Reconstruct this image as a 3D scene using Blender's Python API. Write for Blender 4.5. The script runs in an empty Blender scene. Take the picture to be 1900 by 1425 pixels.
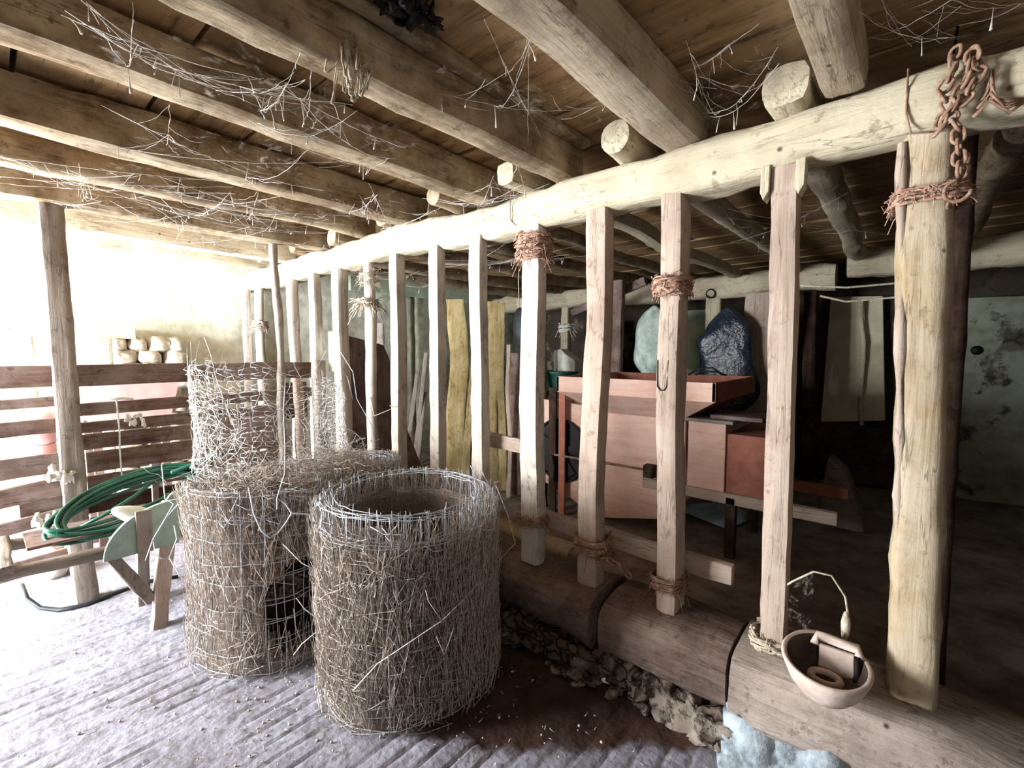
import bpy, math, random
from mathutils import Vector, noise, Matrix
PI = math.pi
S = bpy.context.scene
COL = S.collection
V = Vector

# ------------------------------------------------------------------ materials
def lin(h):
    h = h.lstrip('#')
    o = []
    for i in (0, 2, 4):
        c = int(h[i:i+2], 16) / 255
        o.append(c / 12.92 if c <= .04045 else ((c + .055) / 1.055) ** 2.4)
    return (*o, 1)

def newmat(name):
    m = bpy.data.materials.new(name); m.use_nodes = True
    nt = m.node_tree; b = nt.nodes['Principled BSDF']
    return m, nt, b

def nd(nt, t, **kw):
    n = nt.nodes.new(t)
    for k, v in kw.items():
        if k in n.inputs.keys(): n.inputs[k].default_value = v
        else: setattr(n, k, v)
    return n

def coords(nt, scale):
    tc = nt.nodes.new('ShaderNodeTexCoord'); oi = nt.nodes.new('ShaderNodeObjectInfo')
    ad = nt.nodes.new('ShaderNodeVectorMath'); ad.operation = 'ADD'
    nt.links.new(tc.outputs['Object'], ad.inputs[0]); nt.links.new(oi.outputs['Location'], ad.inputs[1])
    mp = nt.nodes.new('ShaderNodeMapping'); mp.inputs['Scale'].default_value = scale
    nt.links.new(ad.outputs[0], mp.inputs[0])
    return ad.outputs[0], mp.outputs[0]

def ramp(nt, src, stops):
    r = nt.nodes.new('ShaderNodeValToRGB'); nt.links.new(src, r.inputs[0])
    e = r.color_ramp.elements
    while len(e) < len(stops): e.new(.5)
    for i, (p, c) in enumerate(stops):
        e[i].position = p; e[i].color = c if len(c) == 4 else (*c, 1)
    return r.outputs[0]

def mixc(nt, fac, a, b):
    m = nt.nodes.new('ShaderNodeMix'); m.data_type = 'RGBA'
    for i, v in ((0, fac), (6, a), (7, b)):
        if isinstance(v, (float, int)): m.inputs[i].default_value = v
        elif isinstance(v, tuple): m.inputs[i].default_value = v
        else: nt.links.new(v, m.inputs[i])
    return m.outputs[2]

BW = lambda v: (v, v, v, 1)

def wood(name, dark, mid, light, axis, dust='#b8ab98', dustamt=.35, spots=.5, bump=.5, fine=16, cracks=.6, flake=.6):
    m, nt, b = newmat(name)
    sc = [fine, fine, fine]; sc['xyz'.index(axis)] = 1.1
    raw, vec = coords(nt, tuple(sc))
    n1 = nd(nt, 'ShaderNodeTexNoise', Scale=1.6, Detail=9.0, Roughness=.68, Distortion=.7)
    nt.links.new(vec, n1.inputs['Vector'])
    c = ramp(nt, n1.outputs['Fac'], [(.3, lin(dark)), (.5, lin(mid)), (.72, lin(light))])
    n2 = nd(nt, 'ShaderNodeTexNoise', Scale=5.0, Detail=7.0, Roughness=.7)
    nt.links.new(raw, n2.inputs['Vector'])
    f = ramp(nt, n2.outputs['Fac'], [(.5 - dustamt * .35, BW(0)), (.75 - dustamt * .3, BW(1))])
    c = mixc(nt, f, c, lin(dust))
    # dark blotches, nail and worm marks
    v = nd(nt, 'ShaderNodeTexVoronoi', Scale=9.0); nt.links.new(raw, v.inputs['Vector'])
    s = ramp(nt, v.outputs['Distance'], [(.04, BW(spots)), (.1, BW(0))])
    c = mixc(nt, s, c, lin('#2c2018'))
    n3 = nd(nt, 'ShaderNodeTexNoise', Scale=2.2, Detail=3.0); nt.links.new(raw, n3.inputs['Vector'])
    s3 = ramp(nt, n3.outputs['Fac'], [(.35, BW(.45)), (.5, BW(0))])
    c = mixc(nt, s3, c, lin(dark))
    # drying cracks along the grain, and patches of flaked surface
    n4 = nd(nt, 'ShaderNodeTexNoise', Scale=1.1, Detail=4.0, Roughness=.6); nt.links.new(vec, n4.inputs['Vector'])
    ck = ramp(nt, n4.outputs['Fac'], [(.485, BW(0)), (.5, BW(cracks)), (.515, BW(0))])
    n5 = nd(nt, 'ShaderNodeTexNoise', Scale=3.3, Detail=2.0); nt.links.new(raw, n5.inputs['Vector'])
    ck = mixc(nt, ramp(nt, n5.outputs['Fac'], [(.42, BW(0)), (.55, BW(1))]), BW(0), ck)
    c = mixc(nt, ck, c, lin('#2c2018'))
    n6 = nd(nt, 'ShaderNodeTexNoise', Scale=14.0, Detail=8.0, Roughness=.75); nt.links.new(raw, n6.inputs['Vector'])
    c = mixc(nt, ramp(nt, n6.outputs['Fac'], [(.36, BW(flake)), (.43, BW(0))]), c, lin(dark))
    nt.links.new(c, b.inputs['Base Color']); b.inputs['Roughness'].default_value = .9
    b.inputs['Specular IOR Level'].default_value = .15
    bp = nd(nt, 'ShaderNodeBump', Strength=bump, Distance=.012)
    ma = nt.nodes.new('ShaderNodeMath'); ma.operation = 'ADD'
    nt.links.new(n1.outputs['Fac'], ma.inputs[0]); nt.links.new(n2.outputs['Fac'], ma.inputs[1])
    nt.links.new(ma.outputs[0], bp.inputs['Height']); nt.links.new(bp.outputs[0], b.inputs['Normal'])
    return m

def plain(name, c1, c2=None, rough=.7, metal=0., scale=12., bump=.25, spec=.3, ramp_pos=(.35, .65), trans=0., dist=.006):
    m, nt, b = newmat(name)
    raw, vec = coords(nt, (1, 1, 1))
    n = nd(nt, 'ShaderNodeTexNoise', Scale=scale, Detail=7.0, Roughness=.65); nt.links.new(raw, n.inputs['Vector'])
    c = ramp(nt, n.outputs['Fac'], [(ramp_pos[0], lin(c1)), (ramp_pos[1], lin(c2 or c1))])
    nt.links.new(c, b.inputs['Base Color'])
    b.inputs['Roughness'].default_value = rough; b.inputs['Metallic'].default_value = metal
    b.inputs['Specular IOR Level'].default_value = spec
    if trans: b.inputs['Transmission Weight'].default_value = trans
    if bump:
        bp = nd(nt, 'ShaderNodeBump', Strength=bump, Distance=dist)
        nt.links.new(n.outputs['Fac'], bp.inputs['Height']); nt.links.new(bp.outputs[0], b.inputs['Normal'])
    return m

def veil(name, c, density=.5, scale=28., net=True, amax=.9):
    """dusty web: thin fibres with holes between them"""
    m, nt, b = newmat(name)
    raw, vec = coords(nt, (1, 1, 1))
    n = nd(nt, 'ShaderNodeTexNoise', Scale=scale * .5, Detail=8.0, Roughness=.75, Distortion=1.5)
    nt.links.new(raw, n.inputs['Vector'])
    a = ramp(nt, n.outputs['Fac'], [(.62 - density * .4, BW(0)), (.9 - density * .4, BW(1))])
    if net:
        n2 = nd(nt, 'ShaderNodeTexNoise', Scale=scale * .3, Detail=2.0); nt.links.new(raw, n2.inputs['Vector'])
        wv = nt.nodes.new('ShaderNodeMix'); wv.data_type = 'RGBA'; wv.inputs[0].default_value = .12
        nt.links.new(raw, wv.inputs[6]); nt.links.new(n2.outputs['Color'], wv.inputs[7])
        vo = nd(nt, 'ShaderNodeTexVoronoi', Scale=scale, feature='DISTANCE_TO_EDGE'); nt.links.new(wv.outputs[2], vo.inputs['Vector'])
        a2 = ramp(nt, vo.outputs['Distance'], [(.0, BW(.85)), (.07, BW(0))])
        mx = nt.nodes.new('ShaderNodeMath'); mx.operation = 'MAXIMUM'
        nt.links.new(a, mx.inputs[0]); nt.links.new(a2, mx.inputs[1]); a = mx.outputs[0]
    sc = nt.nodes.new('ShaderNodeMath'); sc.operation = 'MULTIPLY'; sc.inputs[1].default_value = amax
    nt.links.new(a, sc.inputs[0]); a = sc.outputs[0]
    b.inputs['Base Color'].default_value = lin(c); b.inputs['Roughness'].default_value = 1
    b.inputs['Specular IOR Level'].default_value = 0
    nt.links.new(a, b.inputs['Alpha'])
    return m

def masonry(name, stone1, stone2, plaster, amount, scale=3.2, bump=1.0, dirt='#3a342c'):
    """rubble wall with lime plaster left on part of it"""
    m, nt, b = newmat(name)
    raw, vec = coords(nt, (1, 1, 1.7))
    n0 = nd(nt, 'ShaderNodeTexNoise', Scale=5.0, Detail=3.0); nt.links.new(raw, n0.inputs['Vector'])
    wv = nt.nodes.new('ShaderNodeMix'); wv.data_type = 'RGBA'; wv.inputs[0].default_value = .18
    nt.links.new(vec, wv.inputs[6]); nt.links.new(n0.outputs['Color'], wv.inputs[7])
    ve = nd(nt, 'ShaderNodeTexVoronoi', Scale=scale, feature='DISTANCE_TO_EDGE'); nt.links.new(wv.outputs[2], ve.inputs['Vector'])
    vc = nd(nt, 'ShaderNodeTexVoronoi', Scale=scale); nt.links.new(wv.outputs[2], vc.inputs['Vector'])
    st = mixc(nt, vc.outputs['Color'], lin(stone1), lin(stone2))
    joint = ramp(nt, ve.outputs['Distance'], [(.02, BW(1)), (.09, BW(0))])
    st = mixc(nt, joint, st, lin(dirt))
    n1 = nd(nt, 'ShaderNodeTexNoise', Scale=2.0, Detail=9.0, Roughness=.62); nt.links.new(raw, n1.inputs['Vector'])
    pf = ramp(nt, n1.outputs['Fac'], [(.62 - amount * .4, BW(0)), (.67 - amount * .4, BW(1))])
    n2 = nd(nt, 'ShaderNodeTexNoise', Scale=9.0, Detail=6.0); nt.links.new(raw, n2.inputs['Vector'])
    pl = mixc(nt, ramp(nt, n2.outputs['Fac'], [(.35, BW(.6)), (.6, BW(0))]), lin(plaster), lin(stone2))
    c = mixc(nt, pf, st, pl)
    nt.links.new(c, b.inputs['Base Color']); b.inputs['Roughness'].default_value = .95
    b.inputs['Specular IOR Level'].default_value = .1
    jm = ramp(nt, ve.outputs['Distance'], [(.0, BW(0)), (.15, BW(.6))])
    hm = mixc(nt, pf, jm, BW(.8))
    h2 = mixc(nt, .35, hm, n2.outputs['Color'])
    bp = nd(nt, 'ShaderNodeBump', Strength=bump, Distance=.04)
    nt.links.new(h2, bp.inputs['Height']); nt.links.new(bp.outputs[0], b.inputs['Normal'])
    return m

M = {}
for a in 'xyz':
    M['joist_' + a] = wood('weathered_joist_oak_' + a, '#3f3126', '#705a42', '#8f775a', a, dust='#ab9c84', dustamt=.42, spots=.3)
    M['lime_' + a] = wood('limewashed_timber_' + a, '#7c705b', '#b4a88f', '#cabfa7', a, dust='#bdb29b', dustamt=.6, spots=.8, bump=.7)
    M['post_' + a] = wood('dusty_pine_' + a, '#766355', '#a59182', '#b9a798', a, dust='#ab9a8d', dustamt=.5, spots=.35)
    M['tan_' + a] = wood('tan_split_oak_' + a, '#786548', '#9f8b6c', '#b4a183', a, dust='#ada08c', dustamt=.4, spots=.8)
    M['brown_' + a] = wood('brown_board_' + a, '#41302a', '#6b554b', '#86726a', a, dust='#8d7e78', dustamt=.25, spots=.2)
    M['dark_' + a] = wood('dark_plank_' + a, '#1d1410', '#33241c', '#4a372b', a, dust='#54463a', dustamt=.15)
    M['grey_' + a] = wood('grey_dusty_plank_' + a, '#4f4741', '#7a7068', '#958a80', a, dust='#8f857b', dustamt=.5, spots=.2)
    M['yellow_' + a] = wood('yellow_plank_' + a, '#6f5f3e', '#998458', '#b5a378', a, dust='#b0a078', dustamt=.3, spots=.3)
M['ceil'] = wood('ceiling_board_wood', '#54402c', '#987a56', '#b8996f', 'y', dust='#a08868', dustamt=.2, spots=.2, fine=9)
M['pale_z'] = wood('glare_white_post_wood', '#857a70', '#c3b8ac', '#d8cec3', 'z', dust='#cbc1b6', dustamt=.5, spots=.5)  # paler copy of the post wood, standing for strong doorway light
M['pink'] = wood(cracks=.15, flake=.15, name='salmon_painted_wood', dark='#b88d7c', mid='#cfa898', light='#dcbcae', axis='y', dust='#d5b8aa', dustamt=.3, spots=.15, bump=.2)
M['pinkd'] = plain('red_paint_and_shade', '#8e5546', '#a36a58', .75)  # darker copy of the salmon paint, also used as shade on machine sides
M['taupe'] = wood('dusty_taupe_joist', '#655846', '#8f806a', '#a6967e', 'x', dust='#ab9d88', dustamt=.5, spots=.8)
M['sill'] = wood('trodden_sill_oak', '#3b2d27', '#66534a', '#857064', 'y', dust='#8a7a6f', dustamt=.35, spots=.6, bump=1.0, fine=22)
M['sill_l'] = wood('limed_sill_oak', '#4f423a', '#8f7f74', '#aa9b90', 'y', dust='#a99c92', dustamt=.45, spots=.9, bump=1.0, fine=22)
M['wire'] = plain('galvanised_dusty_wire', '#9aa0a8', '#c9ced6', .5, .25, 30, 0)
M['rust'] = plain('rusty_iron', '#6b4a38', '#a08370', .9, .1, 40, .4)
M['iron'] = plain('black_iron', '#0e0c0c', '#1f1b1a', .6, .3, 20, .2)
M['straw'] = plain('dry_straw', '#7f736a', '#cdc2b8', 1, 0, 60, 0, spec=0)
M['strawd'] = plain('brown_matted_straw', '#5a4535', '#9b8370', 1, 0, 45, 0, spec=0)
M['web'] = plain('dusty_cobweb_thread', '#a6a098', '#cfc9c1', 1, 0, 30, 0, spec=0)
M['veil'] = veil('dusty_cobweb_veil', '#a99d92', .36, 60, False, .42)
M['veil_thin'] = veil('thin_cobweb_veil', '#c8bcae', .22, 24, False, .4)
M['veil_brown'] = veil('matted_straw_mesh', '#73645a', .75, 70, False, .93)
M['twine'] = plain('frayed_twine', '#8f8271', '#c4b9a8', 1, 0, 50, .2, spec=0)
M['rope'] = plain('reddish_straw_rope', '#7d5c4c', '#b99a88', 1, 0, 40, .3, spec=0)
M['hose'] = plain('green_rubber_hose', '#0f3d31', '#1d5c4a', .35, 0, 8, 0, spec=.5)
M['bhose'] = plain('black_rubber_hose', '#161a1c', '#2b3134', .5, 0, 8, 0)
M['white'] = plain('dusty_white_plastic', '#b9bbb0', '#dfe0d6', .45, 0, 9, .1)
M['sage'] = plain('pale_green_paint', '#74867a', '#93a598', .7, 0, 6, .15)
M['glaze'] = plain('chalky_enamel', '#b09c90', '#cdbbb0', .75, 0, 18, .3)
M['rag'] = plain('frayed_white_rag', '#c9c5bb', '#efece4', 1, 0, 30, .3)
M['teal'] = plain('green_plastic_tub', '#2e6154', '#4a8272', .5, 0, 6, 0)
M['bagblack'] = plain('black_plastic_sheet', '#0b1118', '#1f2e3c', .25, 0, 2.2, .6, spec=.9, dist=.12)  # bluish sheen of reflected sky put into the base colour
M['bagwhite'] = plain('pale_woven_sack', '#9db0a8', '#cfdcd4', .6, 0, 9, .8, dist=.03)
M['mint'] = plain('faded_mint_paint', '#8ea08c', '#c3cfb6', .8, 0, 3, .2)
M['pinkplastic'] = plain('pink_plastic', '#c59a96', '#d9b2ad', .5, 0, 5, 0)
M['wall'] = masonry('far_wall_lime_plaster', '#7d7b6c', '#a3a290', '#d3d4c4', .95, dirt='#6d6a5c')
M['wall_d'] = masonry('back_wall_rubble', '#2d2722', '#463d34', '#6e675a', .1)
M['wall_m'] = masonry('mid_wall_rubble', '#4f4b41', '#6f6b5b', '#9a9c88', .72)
M['panel'] = masonry('old_plaster_panel', '#3f3a30', '#5d5a4c', '#7f8474', .55, scale=4)
M['panel_w'] = plain('yellowed_plaster', '#b0a58c', '#cfc5ad', .95, 0, 4, .5)
M['stone'] = masonry('kerb_stone', '#463b33', '#64574c', '#8f8479', .3, scale=14, dirt='#3a2f28')
M['rock'] = plain('field_stone', '#a0998a', '#c6c0b2', .95, 0, 9, .9, dist=.02)
M['limeblue'] = plain('bluish_lime_plaster', '#5f676c', '#a9b3ba', .9, 0, 11, .8, dist=.02)
M['dirt'] = plain('dark_dung_dirt', '#2e1f19', '#4a362c', 1, 0, 14, 1, dist=.02, spec=.05)
M['litter'] = plain('floor_chaff', '#8f8478', '#c9c0b5', 1, 0, 50, 0, spec=0)

def floor_mat():
    m, nt, b = newmat('worn_grooved_concrete')
    raw, vec = coords(nt, (1, 1, 1))
    n = nd(nt, 'ShaderNodeTexNoise', Scale=4.0, Detail=9.0, Roughness=.7); nt.links.new(raw, n.inputs['Vector'])
    c = ramp(nt, n.outputs['Fac'], [(.3, lin('#6a6767')), (.5, lin('#878590')), (.7, lin('#9b9ea8'))])
    n2 = nd(nt, 'ShaderNodeTexNoise', Scale=26.0, Detail=6.0); nt.links.new(raw, n2.inputs['Vector'])
    c = mixc(nt, ramp(nt, n2.outputs['Fac'], [(.3, BW(.55)), (.48, BW(0))]), c, lin('#524d4b'))
    ga = nt.nodes.new('ShaderNodeAttribute'); ga.attribute_name = 'groove_dark'
    c = mixc(nt, ramp(nt, ga.outputs['Fac'], [(.2, BW(0)), (1, BW(.8))]), c, lin('#37302d'))  # grooves coloured darker than the slab
    gb = nt.nodes.new('ShaderNodeAttribute'); gb.attribute_name = 'dung_and_shade'
    c = mixc(nt, gb.outputs['Fac'], c, ramp(nt, n.outputs['Fac'], [(.3, lin('#2a1b15')), (.7, lin('#4a362b'))]))  # dung colour that also carries the rolls' shade
    nt.links.new(c, b.inputs['Base Color']); b.inputs['Roughness'].default_value = .85
    b.inputs['Specular IOR Level'].default_value = .2
    bp = nd(nt, 'ShaderNodeBump', Strength=.7, Distance=.012)
    nt.links.new(n2.outputs['Fac'], bp.inputs['Height']); nt.links.new(bp.outputs[0], b.inputs['Normal'])
    return m
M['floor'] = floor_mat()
M['floor2'] = plain('pale_earth_floor', '#5f544d', '#8b817a', .95, 0, 5, .8, dist=.02)

# ------------------------------------------------------------------ helpers
def mk(name, verts, faces, mat, parent=None, org=None, smooth=True):
    org = V(org) if org is not None else V((0, 0, 0))
    me = bpy.data.meshes.new(name)
    me.from_pydata([tuple(V(v) - org) for v in verts], [], faces); me.update()
    if smooth: me.shade_smooth()
    me.materials.append(mat)
    o = bpy.data.objects.new(name, me); COL.objects.link(o)
    if parent is not None:
        o.parent = parent; o.location = org - parent.location
    else: o.location = org
    return o

def tag(o, label, cat, group=None, kind=None):
    if label: o['label'] = label
    if cat: o['category'] = cat
    if group: o['group'] = group
    if kind: o['kind'] = kind
    return o

def empty(name, loc, label, cat, group=None):
    o = bpy.data.objects.new(name, None); COL.objects.link(o); o.location = loc; o.empty_display_size = .1
    return tag(o, label, cat, group)

class MB:
    def __init__(s): s.v = []; s.f = []
    def add(s, vs, fs):
        n = len(s.v); s.v += [V(v) for v in vs]; s.f += [tuple(i + n for i in f) for f in fs]
    def box(s, a, b, rot=None, piv=None):
        x0, y0, z0 = a; x1, y1, z1 = b
        vs = [V(p) for p in ((x0,y0,z0),(x1,y0,z0),(x1,y1,z0),(x0,y1,z0),(x0,y0,z1),(x1,y0,z1),(x1,y1,z1),(x0,y1,z1))]
        if rot is not None:
            p = V(piv) if piv is not None else V(((x0+x1)/2, (y0+y1)/2, (z0+z1)/2))
            vs = [rot @ (q - p) + p for q in vs]
        s.add(vs, [(0,3,2,1),(4,5,6,7),(0,1,5,4),(1,2,6,5),(2,3,7,6),(3,0,4,7)])
    def tube(s, pts, r, n=4, closed=False, cap=True):
        pts = [V(p) for p in pts]; k = len(pts)
        if k < 2: return
        vs = []; up = V((0, 0, 1)); prev = None
        for i, p in enumerate(pts):
            a = pts[(i - 1) % k] if (closed or i > 0) else p
            b = pts[(i + 1) % k] if (closed or i < k - 1) else p
            t = (b - a)
            if t.length < 1e-9: t = V((0, 0, 1))
            t.normalize()
            if prev is None:
                x = t.cross(up) if abs(t.z) < .95 else t.cross(V((1, 0, 0)))
            else: x = prev - t * prev.dot(t)
            if x.length < 1e-6: x = t.orthogonal()
            x.normalize(); prev = x; y = t.cross(x)
            rr = r[i] if isinstance(r, (list, tuple)) else r
            for j in range(n):
                an = 2 * PI * j / n
                vs.append(p + x * math.cos(an) * rr + y * math.sin(an) * rr)
        fs = []
        for i in range(k if closed else k - 1):
            for j in range(n):
                a = i * n + j; b = i * n + (j + 1) % n; c = ((i + 1) % k) * n
                fs.append((a, b, c + (j + 1) % n, c + j))
        if cap and not closed:
            fs.append(tuple(range(n))[::-1]); fs.append(tuple((k - 1) * n + j for j in range(n)))
        s.add(vs, fs)
    def prism(s, poly, vec):
        n = len(poly); vec = V(vec)
        vs = [V(p) for p in poly] + [V(p) + vec for p in poly]
        s.add(vs, [tuple(range(n))[::-1], tuple(range(n, 2 * n))] + [(i, (i + 1) % n, n + (i + 1) % n, n + i) for i in range(n)])
    def blob(s, c, rx, ry, rz, seed=0, rough=.25, n=10, m=7, sq=1.0):
        c = V(c); vs = []
        for i in range(m + 1):
            th = PI * i / m
            for j in range(n):
                ph = 2 * PI * j / n
                d = V((math.sin(th) * math.cos(ph), math.sin(th) * math.sin(ph), math.cos(th)))
                if sq != 1: d = V([math.copysign(abs(q) ** sq, q) for q in d])
                k = 1 + rough * noise.noise(d * 1.7 + V((seed * 3.1, seed * 1.7, seed)))
                vs.append(c + V((d.x * rx, d.y * ry, d.z * rz)) * k)
        fs = []
        for i in range(m):
            for j in range(n):
                fs.append((i * n + j, (i + 1) * n + j, (i + 1) * n + (j + 1) % n, i * n + (j + 1) % n))
        s.add(vs, fs)
    def build(s, name, mat, parent=None, org=None, smooth=True):
        return mk(name, s.v, s.f, mat, parent, org, smooth)

def beam_mesh(p0, p1, w, h, sq=5., wob=.006, seed=0, bend=(0, 0), taper=1., n=24, seg=None, side=None, crook=0.):
    """rough-hewn timber: w across (horizontal side), h across the other way"""
    p0 = V(p0); p1 = V(p1); t = (p1 - p0); L = t.length; t.normalize()
    if side is None:
        sd = V((0, 0, 1)).cross(t) if abs(t.z) < .8 else V((0, 1, 0))
    else: sd = V(side)
    sd = (sd - t * sd.dot(t)).normalized(); up = t.cross(sd) if abs(t.z) >= .8 else sd.cross(t) * -1
    seg = seg or max(6, int(L / .09)); vs = []
    for i in range(seg + 1):
        u = i / seg; k = 1 + (taper - 1) * u
        b = math.sin(PI * u)
        c = p0 + t * L * u + sd * bend[0] * b + up * bend[1] * b
        if crook:
            c += sd * crook * noise.noise(V((seed * 7.7, u * L * 1.1, 0))) + up * crook * noise.noise(V((seed * 3.3, u * L * 1.1, 9)))
        kw = 1 + .08 * (wob / .006) * noise.noise(V((seed * 5.1, u * L * 2.6, 3)))
        for j in range(n):
            a = 2 * PI * j / n; ca, sa = math.cos(a), math.sin(a)
            r = (abs(ca) ** sq + abs(sa) ** sq) ** (-1 / sq)
            off = sd * ca * r * w / 2 * k * kw + up * sa * r * h / 2 * k * kw
            q = c + off
            q += off.normalized() * wob * (noise.noise(q * 9 + V((seed, 0, 0))) + .8 * noise.noise(q * 28 + V((0, seed, 0))))
            vs.append(q)
    fs = [(i*n+j, i*n+(j+1)%n, (i+1)*n+(j+1)%n, (i+1)*n+j) for i in range(seg) for j in range(n)]
    fs.append(tuple(range(n))[::-1]); fs.append(tuple(seg * n + j for j in range(n)))
    return vs, fs

def finish(o, angle=40):
    try: o.data.set_sharp_from_angle(angle=math.radians(angle))
    except Exception: pass
    return o

def timber(name, p0, p1, w, h, mat, label=None, cat=None, group=None, parent=None, **kw):
    vs, fs = beam_mesh(p0, p1, w, h, **kw)
    o = finish(mk(name, vs, fs, mat, parent, p0), 50)
    if label: tag(o, label, cat, group)
    return o

def bevel(o, w=.004, seg=2):
    m = o.modifiers.new('bevel', 'BEVEL'); m.width = w; m.segments = seg; m.limit_method = 'ANGLE'
    return o

def struct(o): o['kind'] = 'structure'; return o

# ------------------------------------------------------------------ camera
F = 860.0; CXP = 950.; CYP = 712.5
pitch = math.atan((CYP - 650.) / F); yaw = math.atan((1690. - CXP) / (F / math.cos(pitch)))
fw = V((math.cos(yaw) * math.cos(pitch), math.sin(yaw) * math.cos(pitch), -math.sin(pitch)))
rt = V((math.sin(yaw), -math.cos(yaw), 0)); upv = rt.cross(fw)
cam = bpy.data.cameras.new('camera'); co = bpy.data.objects.new('camera', cam); COL.objects.link(co)
R = Matrix((rt, upv, -fw)).transposed()
co.matrix_world = Matrix.Translation((0, 0, 1.5)) @ R.to_4x4()
cam.sensor_width = 36; cam.lens = F / 1900 * 36; cam.clip_start = .03
S.camera = co
CAM = V((0, 0, 1.5))
def at(u, v, ax, val):
    """the point of the barn on the plane ax = val that a measured line of sight meets (for surveying only)"""
    d = fw * F + rt * (u - CXP) - upv * (v - CYP); i = 'xyz'.index(ax)
    return CAM + d * ((val - CAM[i]) / d[i])

# ------------------------------------------------------------------ room shell
XL, YF, XR, YN = -1.7, 5.45, 6.75, -2.3
ZC = 2.50
# grooved floor of the first stall
def floor():
    xs = [XL - .1 + i * .04 for i in range(int((1.80 - XL + .1) / .04) + 1)]
    y = YN; ys = []
    while y < YF + .1: ys.append(y); y += .009 if y > .5 else .05
    vs = []; dv = []; du = []
    for yy in ys:
        for xx in xs:
            n = noise.noise(V((xx * 1.3, yy * 1.3, 0))) * .010 + noise.noise(V((xx * 9, yy * 9, 4))) * .004 + noise.noise(V((xx * 25, yy * 25, 4))) * .002
            yw = yy + .008 * noise.noise(V((xx * 1.1, yy * .8, 7))) + .006 * noise.noise(V((xx * 5, yy * 5, 2)))
            ph = (yw / .083) % 1
            g = max(0, 1 - abs(ph - .5) / .10)
            amt = min(1.1, max(0, .55 + 1.3 * noise.noise(V((xx * 3.2, yy * 4.1, 11))))) * .85
            if yy > 3.9: amt *= max(0, 1 - (yy - 3.9))
            e = (xx + .8 * yy - 2.10 + .10 * noise.noise(V((xx * 5, yy * 5, 21))) + .05 * noise.noise(V((xx * 15, yy * 15, 3)))) / .06  # diagonal band: dung plus the cast shadow of the rolls, as colour
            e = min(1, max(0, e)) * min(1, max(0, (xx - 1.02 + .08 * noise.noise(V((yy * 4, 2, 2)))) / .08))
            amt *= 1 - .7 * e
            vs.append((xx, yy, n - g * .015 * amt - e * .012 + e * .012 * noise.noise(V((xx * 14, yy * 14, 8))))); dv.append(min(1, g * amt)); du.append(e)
    w = len(xs)
    fs = [(j*w+i, j*w+i+1, (j+1)*w+i+1, (j+1)*w+i) for j in range(len(ys)-1) for i in range(w-1)]
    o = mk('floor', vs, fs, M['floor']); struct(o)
    at_ = o.data.attributes.new('groove_dark', 'FLOAT', 'POINT'); at_.data.foreach_set('value', dv)
    at_ = o.data.attributes.new('dung_and_shade', 'FLOAT', 'POINT'); at_.data.foreach_set('value', du)
    # dung and shade mask ends here; next, the earth floor behind the partition
    def grid(name, x0, x1, y0, y1, st, z, amp, mat):
        nx = int((x1 - x0) / st) + 1; ny = int((y1 - y0) / st) + 1
        vs = [(x0 + (x1 - x0) * i / nx, y0 + (y1 - y0) * j / ny, z + amp * noise.noise(V((i * st * 2.5, j * st * 2.5, z * 9))) + amp * .5 * noise.noise(V((i * st * 9, j * st * 9, 1)))) for j in range(ny + 1) for i in range(nx + 1)]
        fs = [(j*(nx+1)+i, j*(nx+1)+i+1, (j+1)*(nx+1)+i+1, (j+1)*(nx+1)+i) for j in range(ny) for i in range(nx)]
        return struct(mk(name, vs, fs, mat))
    grid('floor', 1.84, XR + .1, YN, YF + .1, .08, 0, .02, M['floor2'])
floor()

def wallbox(name, a, b, mat):
    m = MB(); m.box(a, b); return struct(m.build(name, mat, smooth=False))
# end wall, continuous behind both rooms
def rough_wall(name, o0, du, dv, nrm, lu, lv, mat, amp=.03, th=.3):
    o0 = V(o0); du = V(du); dv = V(dv); nrm = V(nrm); nu = int(lu / .09) + 1; nv = int(lv / .09) + 1
    vs = []
    for j in range(nv + 1):
        for i in range(nu + 1):
            p = o0 + du * lu * i / nu + dv * lv * j / nv
            p = p + nrm * amp * (noise.noise(p * 1.8) + .6 * noise.noise(p * 6))
            vs.append(p)
    fs = [(j*(nu+1)+i, j*(nu+1)+i+1, (j+1)*(nu+1)+i+1, (j+1)*(nu+1)+i) for j in range(nv) for i in range(nu)]
    k = len(vs); c = [o0 + du*a*lu + dv*b*lv - nrm * th for a, b in ((0,0),(1,0),(1,1),(0,1))]
    vs += c; w = nu + 1
    cor = [0, nu, nv * w + nu, nv * w]
    edges = [list(range(0, w)), [j*w+nu for j in range(nv+1)], list(range(nv*w+nu, nv*w-1, -1)), [j*w for j in range(nv, -1, -1)]]
    for q, e in enumerate(edges):
        fs.append(tuple(reversed(e)) + (k + q, k + (q + 1) % 4))
    fs.append((k+3, k+2, k+1, k)[::1])
    return struct(mk(name, vs, fs, mat))
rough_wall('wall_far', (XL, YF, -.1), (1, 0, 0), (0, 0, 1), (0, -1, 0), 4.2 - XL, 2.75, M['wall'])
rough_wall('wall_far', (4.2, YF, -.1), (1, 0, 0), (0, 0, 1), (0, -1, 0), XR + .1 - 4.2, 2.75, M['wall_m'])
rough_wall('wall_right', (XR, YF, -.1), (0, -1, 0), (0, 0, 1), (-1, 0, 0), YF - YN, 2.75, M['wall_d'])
rough_wall('wall_near', (XR, YN, -.1), (-1, 0, 0), (0, 0, 1), (0, 1, 0), XR - XL, 2.75, M['wall_d'])
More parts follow.
